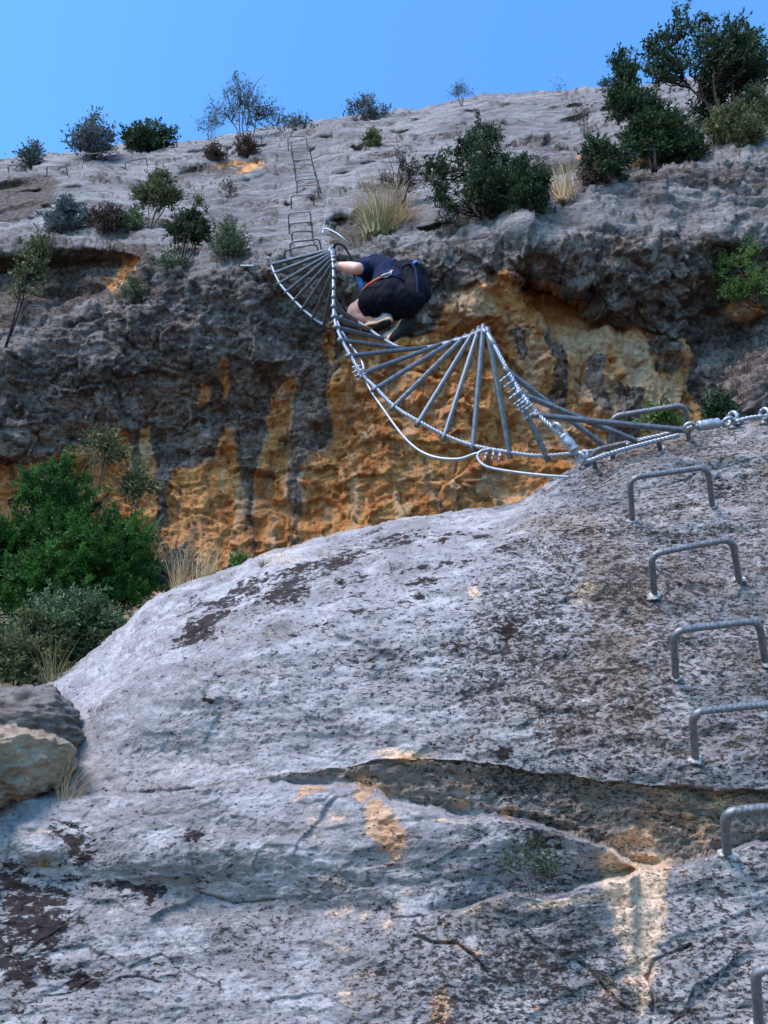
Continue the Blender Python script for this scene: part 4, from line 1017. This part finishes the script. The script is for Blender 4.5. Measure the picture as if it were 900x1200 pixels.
# ================================================================== PLANTS
def leaves_mesh(name, C, D, size, aspect, mat, parent, rs, tint, droop=0.0):
    """diamond leaves at centres C pointing along D"""
    n = len(C); D = D / (np.linalg.norm(D, axis=1, keepdims=True) + 1e-9)
    r = rs.normal(size=(n, 3)); S = np.cross(D, r); S /= np.linalg.norm(S, axis=1, keepdims=True) + 1e-9
    U = np.cross(S, D); sz = size * rs.uniform(0.6, 1.35, (n, 1)); wd = sz / aspect
    base = C - D * sz * .5; tip = C + D * sz * .5 - U * sz * 0.12
    l = C + S * wd * .5 + U * wd * .15; rr = C - S * wd * .5 + U * wd * .15
    V = np.stack([base, l, tip, rr], 1).reshape(-1, 3)
    F = np.arange(n * 4).reshape(n, 4)
    o = fast_mesh(name, V - np.array(parent.location[:]), F, mat, parent, False, {'tint': np.repeat(tint, 4)})
    return o
def shrub(px, py, top, width, name, label, cat, leaf, bv=None, ntips=60, per=40, size=0.035, aspect=2.2, clump=0.09, stems=4, bark='bark', seed=1, bare=0.0, lean=0, d=None, low=0.25, sub=0, group=None, lift=0.0, thick=0.012, depth=0.8, shape=1.0, lobes=11):
    rs = np.random.RandomState(seed); rnd = random.Random(seed)
    if d is not None: base = pv(px, py, d)
    else:
        base = hit_any(px, py, bv if isinstance(bv, list) else [bv or BV_WALL])
        if base is None: base = pv(px, py, 10)
    base = base * (1 - lift / base.length) + Vector((0, 0, -0.03))
    H = rise(base, top); Wd = width * fwd(base) / FPX
    root = empty(name, base); tag(root, label, cat, group)
    B = np.array(base[:]); cx = B + np.array([lean * fwd(base) / FPX, 0, 0])
    # the crown is a handful of uneven lobes, with gaps between them
    Wd = max(Wd - 1.2 * clump, Wd * .5); Hc = max(H - 0.7 * clump, H * .65)
    lob = [(np.array(c) + rs.normal(size=3) * .1, rs.uniform(.30, .42)) for c in ((-.66, 0, -.05), (.66, 0, -.15), (-.1, 0, .66), (0.05, -.3, -.1))]
    if low < .2: lob += [(np.array(c) + rs.normal(size=3) * .08, rs.uniform(.28, .36)) for c in ((-.45, -.1, -.68), (.42, -.1, -.70), (0, -.35, -.62))]
    while len(lob) < lobes:
        v = rs.normal(size=3); v /= np.linalg.norm(v); lob.append((v * rs.uniform(.35, .74), rs.uniform(.20, .42)))
    wl = np.array([r ** 2 for _, r in lob]); wl /= wl.sum()
    T = []
    while len(T) < ntips:
        c, r = lob[rs.choice(len(lob), p=wl)]
        v = rs.normal(size=3); v /= np.linalg.norm(v); q = c + v * r * rs.rand() ** .42
        q = np.clip(q, -1, 1); z = low + (1 - low) * (0.5 + 0.5 * q[2])
        wz = 1.0 if shape == 1.0 else (0.45 + 0.55 * z ** shape)
        T.append([q[0] * Wd / 2 * wz, q[1] * Wd / 2 * depth * wz, z * Hc])
    T = np.array(T)
    T[:, 0] += (cx - B)[0] * (T[:, 2] / H)
    mb = MB()
    # main stems
    mains = []
    for s in range(stems):
        a = 2 * math.pi * (s + rnd.random() * .6) / stems
        e = np.array([math.cos(a) * Wd * .26 + (cx - B)[0] * .7, math.sin(a) * Wd * .2, H * rnd.uniform(.6, .85)])
        st = np.array([math.cos(a), math.sin(a), 0]) * Wd * 0.03
        mid = [st + (e - st) * t + rs.normal(size=3) * Wd * .03 * (t > 0) + np.array([0, 0, .06 * H * math.sin(math.pi * t)]) for t in (0, .25, .5, .75, 1)]
        path = catmull([Vector(x) for x in mid], 4); mains.append(np.array([p[:] for p in path]))
        n = len(path); th = thick * H * .62
        mb.tube(path, [th * (1 - .75 * i / (n - 1)) for i in range(n)], 6)
    allm = np.concatenate(mains); hts = allm[:, 2]
    twigs = []
    for t in T:
        cost = np.linalg.norm(allm - t, axis=1) + 0.6 * np.maximum(0, hts - t[2] + 0.1 * H)
        j = int(np.argmin(cost)); s = allm[j]
        m1 = s + (t - s) * .5 + rs.normal(size=3) * np.linalg.norm(t - s) * .13 + np.array([0, 0, -.04 * H])
        path = catmull([Vector(s), Vector(m1), Vector(t)], 3); n = len(path); r0 = thick * H * .38
        mb.tube(path, [r0 * (1 - .8 * i / (n - 1)) for i in range(n)], 4, False)
        tw = []
        for k in range(3 + sub):
            st = np.array(path[rnd.choice((-1, -2, -2, -3))][:]); ou = (t - s) / (np.linalg.norm(t - s) + 1e-6)
            v = rs.normal(size=3) + ou * .8 + np.array([0, 0, .5]); v /= np.linalg.norm(v)
            e = st + v * clump * rs.uniform(.8, 1.7); m2 = (st + e) / 2 + rs.normal(size=3) * clump * .15
            mb.tube([Vector(st), Vector(m2), Vector(e)], [r0 * .32, r0 * .22, r0 * .1], 3, False); tw.append((st, m2, e))
        twigs.append(tw)
    mb.build('trunk' if cat == 'tree' else 'stem', M[bark], None).parent = root
    if bare < 1.0 and per:
        C = []; D = []; tint = []
        for tw in twigs:
            t0 = rs.uniform(.05, .75)
            for st, m2, e in tw:
                n = max(1, int(per / len(tw) * rs.uniform(.5, 1.4))); u = rs.uniform(.1, 1.05, (n, 1))
                c = (1 - u) ** 2 * st + 2 * u * (1 - u) * m2 + u * u * e; ax = (e - st) / (np.linalg.norm(e - st) + 1e-9)
                dd = ax * .6 + rs.normal(size=(n, 3)) * .62 + np.array([0, 0, .2]); dd /= np.linalg.norm(dd, axis=1, keepdims=True)
                C.append(c + dd * size * .55 + rs.normal(size=(n, 3)) * clump * .10); D.append(dd)
                tint.append(np.clip(t0 + rs.uniform(-.1, .1) + rs.normal(size=n) * .16, 0, 1))
        if C:
            C = np.concatenate(C) + B; D = np.concatenate(D); tint = np.concatenate(tint)
            ok = C[:, 2] > B[2] + 0.0
            leaves_mesh('crown' if cat == 'tree' else 'foliage', C[ok], D[ok], size, aspect, M[leaf], root, rs, tint[ok])
    return root
def tuft(px, py, top, width, name, label, cat, mat, bv=None, n=160, seed=1, wid=0.006, lean=0.0, d=None, group=None, spread=0.35):
    rs = np.random.RandomState(seed)
    base = pv(px, py, d) if d is not None else hit_any(px, py, bv if isinstance(bv, list) else [bv or BV_WALL])
    H = rise(base, top); Wd = width * fwd(base) / FPX
    V = []; F = []; tint = []
    for i in range(n):
        a = rs.uniform(0, 2 * math.pi); r = Wd * .5 * spread * math.sqrt(rs.rand())
        b = np.array([math.cos(a) * r, math.sin(a) * r * .7, -0.07 * H * rs.rand()]); L = H * rs.uniform(.45, 1.05)
        o = np.array([math.cos(a), math.sin(a), 0]) * Wd * .5 * rs.uniform(.2, 1.0) + np.array([lean * Wd, 0, 0]) + rs.normal(size=3) * np.array([.16, .16, 0]) * Wd; kink = rs.normal(size=3) * np.array([.05, .05, .02]) * H
        s = np.cross(o + np.array([1e-3, 0, 0]), [0, 0, 1]); s /= np.linalg.norm(s) + 1e-9
        rs_d = rs.rand() ** 2 * 1.6; w_ = wid * rs.uniform(.5, 1.2); k0 = len(V); tt = rs.uniform(0, 1)
        for t in (0, .3, .6, .85, 1):
            c = b + o * t ** 1.7 + np.array([0, 0, L * (t - .3 * rs_d * t * t)]) + kink * math.sin(math.pi * t)
            ww = w_ * (1 - t * .92) * .5; V.append(c - s * ww); V.append(c + s * ww); tint += [tt, tt]
        for k in range(4): F.append((k0 + 2 * k, k0 + 2 * k + 1, k0 + 2 * k + 3, k0 + 2 * k + 2))
    o = fast_mesh(name, np.array(V), F, M[mat], None, False, {'tint': tint}); o.location = base
    return tag(o, label, cat, group)
SKY_G = 'shrubs along the skyline'; UP_G = 'shrubs on the upper slab'; GU_G = 'plants in the gully'
# skyline
shrub(30, 199, 166, 34, 'small_tree', 'little bluish tree at the far left end of the skyline', 'tree', 'leaf_blue', ntips=52, per=19, size=0.056, clump=0.112, stems=3, seed=11, thick=.014, group=SKY_G, low=.08)
shrub(102, 189, 132, 74, 'small_tree', 'grey green open crowned tree on the skyline left of the round bush', 'tree', 'leaf_blue', ntips=104, per=24, size=0.056, clump=0.128, stems=5, seed=12, thick=.012, group=SKY_G, sub=1, low=.08)
shrub(170, 178, 142, 66, 'round_bush', 'round dense dark green bush on the skyline', 'bush', 'leaf_dark', ntips=143, per=50, size=0.053, clump=0.112, stems=4, seed=13, bark='bark_dark', group=SKY_G, low=.1)
shrub(284, 163, 90, 146, 'small_tree', 'thin leaved bluish tree on the skyline with bare branches against the sky', 'tree', 'leaf_blue', ntips=130, per=10, size=0.046, clump=0.120, stems=5, seed=14, thick=.010, group=SKY_G, sub=3, shape=.8, low=.22)
shrub(245, 164, 130, 46, 'bare_shrub', 'low bare twiggy shrub left under the thin bluish skyline tree', 'shrub', 'leaf_blue', ntips=60, per=7, size=0.043, clump=0.112, stems=5, seed=15, thick=.010, group=SKY_G, sub=2, bark='bark')
shrub(345, 153, 136, 54, 'low_shrub', 'low flat bluish shrub on the skyline above the line of rungs', 'shrub', 'leaf_blue', ntips=52, per=14, size=0.050, clump=0.112, stems=4, seed=16, group=SKY_G, sub=1, low=.08)
shrub(429, 142, 117, 60, 'low_shrub', 'spreading blue grey shrub on the skyline right of the line of rungs', 'shrub', 'leaf_blue', ntips=91, per=18, size=0.053, clump=0.120, stems=5, seed=17, group=SKY_G, sub=1, low=.08)
shrub(541, 124, 95, 44, 'bare_shrub', 'pale leafless shrub alone on the middle of the skyline', 'shrub', 'leaf_blue', ntips=52, per=4, size=0.031, clump=0.120, stems=7, seed=18, thick=.009, group=SKY_G, sub=2, shape=1.4)
shrub(655, 109, 100, 30, 'bare_shrub', 'tiny bare twigs on the rock skyline right of centre', 'shrub', 'leaf_blue', ntips=18, per=2, size=0.037, clump=0.096, stems=4, seed=19, group=SKY_G, sub=1)
shrub(712, 107, 90, 16, 'low_shrub', 'tiny dark shrub on the skyline just left of the big trees', 'shrub', 'leaf_dark', ntips=21, per=14, size=0.043, clump=0.080, stems=3, seed=20, group=SKY_G)
# right hand trees
shrub(862, 158, 20, 196, 'open_tree', 'tall dark tree with branches showing through its open crown at top right', 'tree', 'leaf_dark', ntips=247, per=68, size=0.046, clump=0.136, stems=5, seed=21, thick=.013, bark='bark_dark', sub=1, low=.22, group='trees at the top right')
shrub(766, 200, 62, 80, 'tall_bush', 'tall dark green bush in front of the open tree at top right', 'tree', 'leaf_dark', ntips=247, per=92, size=0.037, clump=0.104, stems=4, seed=22, thick=.012, bark='bark_dark', low=.08, group='trees at the top right', shape=.5)
shrub(800, 190, 128, 70, 'round_bush', 'round dark bush filling the gap between the two trees at top right', 'bush', 'leaf_dark', ntips=130, per=80, size=0.037, clump=0.096, stems=4, seed=222, bark='bark_dark', low=.05, group='trees at the top right')
shrub(714, 212, 158, 66, 'round_bush', 'low dark green bush left of the tall bush at top right', 'bush', 'leaf_dark', ntips=143, per=88, size=0.031, clump=0.080, stems=5, seed=23, bark='bark_dark', low=.05, group=UP_G)
shrub(868, 172, 130, 90, 'low_shrub', 'grey olive scrub at the foot of the open tree at top right', 'shrub', 'leaf_olive', ntips=117, per=52, size=0.037, clump=0.104, stems=7, seed=24, group=UP_G, low=.05)
shrub(895, 150, 100, 44, 'low_shrub', 'olive shrub at the right frame edge below the open tree', 'shrub', 'leaf_olive', ntips=65, per=48, size=0.037, clump=0.104, stems=5, seed=25, group=UP_G, low=.1)
shrub(885, 352, 278, 82, 'green_bush', 'green leafy bush growing from the wall at the right frame edge', 'bush', 'leaf_green', ntips=156, per=60, size=0.022, clump=0.068, stems=6, seed=26, group='plants on the wall', low=.05, lift=.45)
# middle bush group
shrub(568, 254, 156, 160, 'large_bush', 'wide dark green bush on the ledge above the overhang', 'bush', 'leaf_dark', ntips=280, per=70, size=0.030, clump=0.080, stems=7, seed=31, bark='bark_dark', low=.05, group=UP_G, sub=1)
shrub(572, 205, 132, 46, 'small_tree', 'thin dark shrub rising above the top of the wide ledge bush', 'shrub', 'leaf_dark', ntips=34, per=52, size=0.031, clump=0.068, stems=3, seed=32, bark='bark_dark', low=.4, group=UP_G)
shrub(622, 246, 176, 64, 'large_bush', 'looser dark bush at the right shoulder of the wide ledge bush', 'bush', 'leaf_dark', ntips=117, per=72, size=0.028, clump=0.072, stems=5, seed=33, bark='bark_dark', low=.1, group=UP_G)
shrub(472, 252, 168, 78, 'bare_shrub', 'dark leafless branching shrub between the straw tuft and the wide bush', 'shrub', 'leaf_rust', ntips=104, per=6, size=0.025, clump=0.088, stems=6, seed=34, bark='bark_dark', thick=.012, sub=2, group=UP_G)
tuft(452, 274, 224, 80, 'grass_tuft', 'big straw coloured grass tuft beside the dark hole', 'grass', 'straw', n=620, seed=35, wid=.012, group='grass tufts', spread=.5)
tuft(440, 276, 236, 60, 'grass_tuft', 'half green grass clump in front of the straw tuft', 'grass', 'drygreen', n=260, seed=36, wid=.010, group='grass tufts', spread=.5)
tuft(662, 236, 194, 44, 'grass_tuft', 'dry grass right of the wide ledge bush', 'grass', 'straw', n=200, seed=37, wid=.011, group='grass tufts', spread=.6)
shrub(700, 216, 190, 44, 'low_shrub', 'dry brown scrub in front of the low dark bush at upper right', 'shrub', 'leaf_rust', ntips=52, per=36, size=0.028, clump=0.072, stems=5, seed=38, group=UP_G, low=.05, sub=1)
shrub(686, 160, 112, 52, 'bare_shrub', 'bare brown twigs on the bright upper slab at right', 'shrub', 'leaf_rust', ntips=39, per=4, size=0.031, clump=0.120, stems=7, seed=39, thick=.009, sub=1, group=UP_G, shape=1.2)
shrub(437, 172, 152, 20, 'low_shrub', 'small green shrub alone on the upper slab right of the rung line', 'shrub', 'leaf_olive', ntips=47, per=48, size=0.037, clump=0.072, stems=3, seed=40, group=UP_G, low=.1)
# left ledges
shrub(176, 268, 203, 64, 'small_tree', 'light olive shrub with visible trunk on the left ledge', 'shrub', 'leaf_olive', ntips=156, per=44, size=0.035, clump=0.076, stems=4, seed=41, thick=.014, group=UP_G, low=.35)
shrub(72, 274, 232, 62, 'low_shrub', 'dark scrubby bush on the left ledge', 'shrub', 'leaf_blue', ntips=117, per=44, size=0.035, clump=0.076, stems=6, seed=42, bark='bark_dark', group=UP_G, low=.05)
shrub(122, 272, 244, 52, 'low_shrub', 'low brown scrub between the dark bush and the light olive shrub', 'shrub', 'leaf_rust', ntips=65, per=37, size=0.035, clump=0.076, stems=6, seed=43, group=UP_G, low=.05, sub=1)
shrub(150, 270, 240, 40, 'low_shrub', 'grey twiggy scrub at the foot of the light olive shrub', 'shrub', 'leaf_grey', ntips=52, per=27, size=0.035, clump=0.076, stems=6, seed=44, group=UP_G, low=.05, sub=1)
shrub(212, 322, 247, 62, 'twisted_shrub', 'green topped shrub with twisted bare stems on the left ledge', 'shrub', 'leaf_dark', ntips=78, per=68, size=0.032, clump=0.072, stems=6, seed=45, thick=.018, group=UP_G, low=.5, bark='bark')
shrub(196, 320, 290, 44, 'low_shrub', 'grey twigs tangled at the foot of the twisted shrub', 'shrub', 'leaf_grey', ntips=52, per=14, size=0.028, clump=0.076, stems=7, seed=450, group=UP_G, low=.05, sub=2)
shrub(266, 304, 258, 62, 'low_shrub', 'pale grey scrub right of the twisted shrub', 'shrub', 'leaf_grey', ntips=117, per=24, size=0.028, clump=0.076, stems=8, seed=46, group=UP_G, low=.08, sub=2)
shrub(228, 252, 222, 26, 'bare_shrub', 'thin twiggy shrub between the olive and the twisted shrub', 'shrub', 'leaf_olive', ntips=34, per=10, size=0.028, clump=0.076, stems=4, seed=47, group=UP_G, sub=1)
shrub(266, 236, 208, 24, 'bare_shrub', 'small bare shrub rooted in the orange streaked ledge', 'shrub', 'leaf_rust', ntips=26, per=8, size=0.035, clump=0.076, stems=5, seed=48, group=UP_G, sub=1)
shrub(251, 188, 169, 24, 'low_shrub', 'small dark rusty shrub under the thin bluish tree, left of its twin', 'shrub', 'leaf_rust', ntips=52, per=34, size=0.042, clump=0.076, stems=4, seed=49, group=UP_G, low=.05)
shrub(287, 183, 162, 30, 'low_shrub', 'reddish brown shrub just below the thin bluish skyline tree', 'shrub', 'leaf_rust', ntips=65, per=34, size=0.042, clump=0.085, stems=5, seed=50, group=UP_G, low=.05)
shrub(155, 350, 318, 40, 'low_shrub', 'small grey green scrub under the orange spot of the left ledge', 'shrub', 'leaf_grey', ntips=52, per=34, size=0.025, clump=0.060, stems=5, seed=51, group=UP_G, low=.05)
shrub(8, 404, 262, 40, 'thin_tree', 'thin light green tree standing at the left frame edge', 'tree', 'leaf_olive', ntips=78, per=34, size=0.035, clump=0.076, stems=2, seed=52, thick=.010, low=.25, bark='bark_dark')
# wall plants
shrub(774, 498, 472, 56, 'leafy_plant', 'green leafy plant behind the highest near staple', 'plant', 'leaf_green', ntips=50, per=18, size=.035, clump=.06, stems=5, seed=53, group='plants on the wall', d=5.6, low=.05)
shrub(846, 494, 460, 44, 'leafy_plant', 'dark green plant on the black rock left of the right anchors', 'plant', 'leaf_dark', ntips=50, per=22, size=.035, clump=.06, stems=5, seed=54, group='plants on the wall', d=5.1, low=.05)
shrub(733, 470, 446, 26, 'dry_plant', 'small dead brown plant hanging on the pale streaked wall', 'plant', 'leaf_rust', ntips=16, per=14, size=.04, clump=.05, stems=3, seed=55, group='plants on the wall', bark='bark_dark', low=.2)
# gully
SG = [BV_SOIL, BV_WALL]
shrub(34, 740, 540, 262, 'dense_bush', 'large dense bright green needle bush filling the left of the gully', 'bush', 'leaf_pine', ntips=520, per=260, size=.027, aspect=3.2, clump=.095, stems=7, lobes=16, seed=61, bark='bark_dark', group=GU_G, d=4.9, low=.05, depth=.75)
shrub(140, 715, 610, 88, 'dense_bush', 'smaller needle bush reaching right from the large dense one', 'bush', 'leaf_pine', ntips=130, per=200, size=.026, aspect=3.5, clump=.075, stems=5, seed=62, bark='bark_dark', group=GU_G, d=5.0, low=.05)
shrub(102, 600, 494, 84, 'leafy_shrub', 'light green leafy shrub rising above the dense needle bush', 'shrub', 'leaf_olive', ntips=44, per=26, size=.034, clump=.07, stems=8, seed=63, thick=.010, group=GU_G, d=5.6, low=.45, sub=2)
shrub(152, 622, 536, 50, 'leafy_shrub', 'thin stemmed shrub with leafy top in front of the orange wall', 'shrub', 'leaf_olive', ntips=60, per=18, size=.04, clump=.07, stems=5, seed=64, thick=.010, group=GU_G, d=5.7, low=.4, sub=2)
shrub(70, 790, 690, 180, 'scrub', 'green leafy scrub below the dense needle bush', 'shrub', 'leaf_grey', ntips=330, per=90, size=.028, clump=.09, stems=10, lobes=16, seed=65, group=GU_G, d=4.45, low=.05)
shrub(20, 800, 720, 110, 'scrub', 'yellowish low scrub at the left frame edge above the boulders', 'shrub', 'leaf_olive', ntips=190, per=80, size=.025, clump=.08, stems=8, seed=66, group=GU_G, d=4.2, low=.05)
shrub(205, 690, 640, 64, 'scrub', 'dark low scrub right of the needle bush under the pale streak', 'shrub', 'leaf_blue', ntips=80, per=24, size=.04, clump=.08, stems=8, seed=67, group=GU_G, d=5.3, low=.05, sub=1)
shrub(279, 674, 652, 24, 'leafy_plant', 'small bright green plant where the slab crest meets the wall', 'plant', 'leaf_green', ntips=24, per=14, size=.05, clump=.05, stems=4, seed=68, group=GU_G, d=5.0, low=.1)
tuft(215, 695, 628, 90, 'grass_tuft', 'pale dry grass on the slab edge in front of the orange wall', 'grass', 'straw', n=150, seed=69, wid=.007, group='grass tufts', d=5.0, lean=.1)
tuft(236, 690, 624, 44, 'grass_tuft', 'upright dry stalks right of the pale dry grass', 'grass', 'straw', n=90, seed=70, wid=.008, group='grass tufts', d=4.9)
tuft(62, 800, 752, 100, 'grass_tuft', 'half dry grass below the green leafy scrub', 'grass', 'drygreen', n=150, seed=71, wid=.005, group='grass tufts', d=4.15)
tuft(80, 935, 858, 130, 'grass_tuft', 'wispy straw grass leaning over the slab beside the boulders', 'grass', 'straw', BV_SLAB, n=70, seed=72, wid=.0025, lean=.30, group='grass tufts', spread=.2)
tuft(308, 664, 652, 22, 'grass_tuft', 'little reddish brown tuft on the slab crest', 'grass', 'drygreen', n=60, seed=73, wid=.005, group='grass tufts', d=3.9)
# slab plants
tuft(52, 1014, 984, 44, 'green_tuft', 'small grey green tuft growing on the lower left slab', 'grass', 'drygreen', BV_SLAB, n=110, seed=74, wid=.0045, group='grass tufts')
shrub(624, 1050, 968, 76, 'twiggy_plant', 'thin green twiggy plant in the hollow under the ledge', 'plant', 'leaf_dark', BV_SLAB, ntips=60, per=12, size=.014, aspect=3, clump=.03, stems=9, seed=75, thick=.007, sub=1, low=.2)
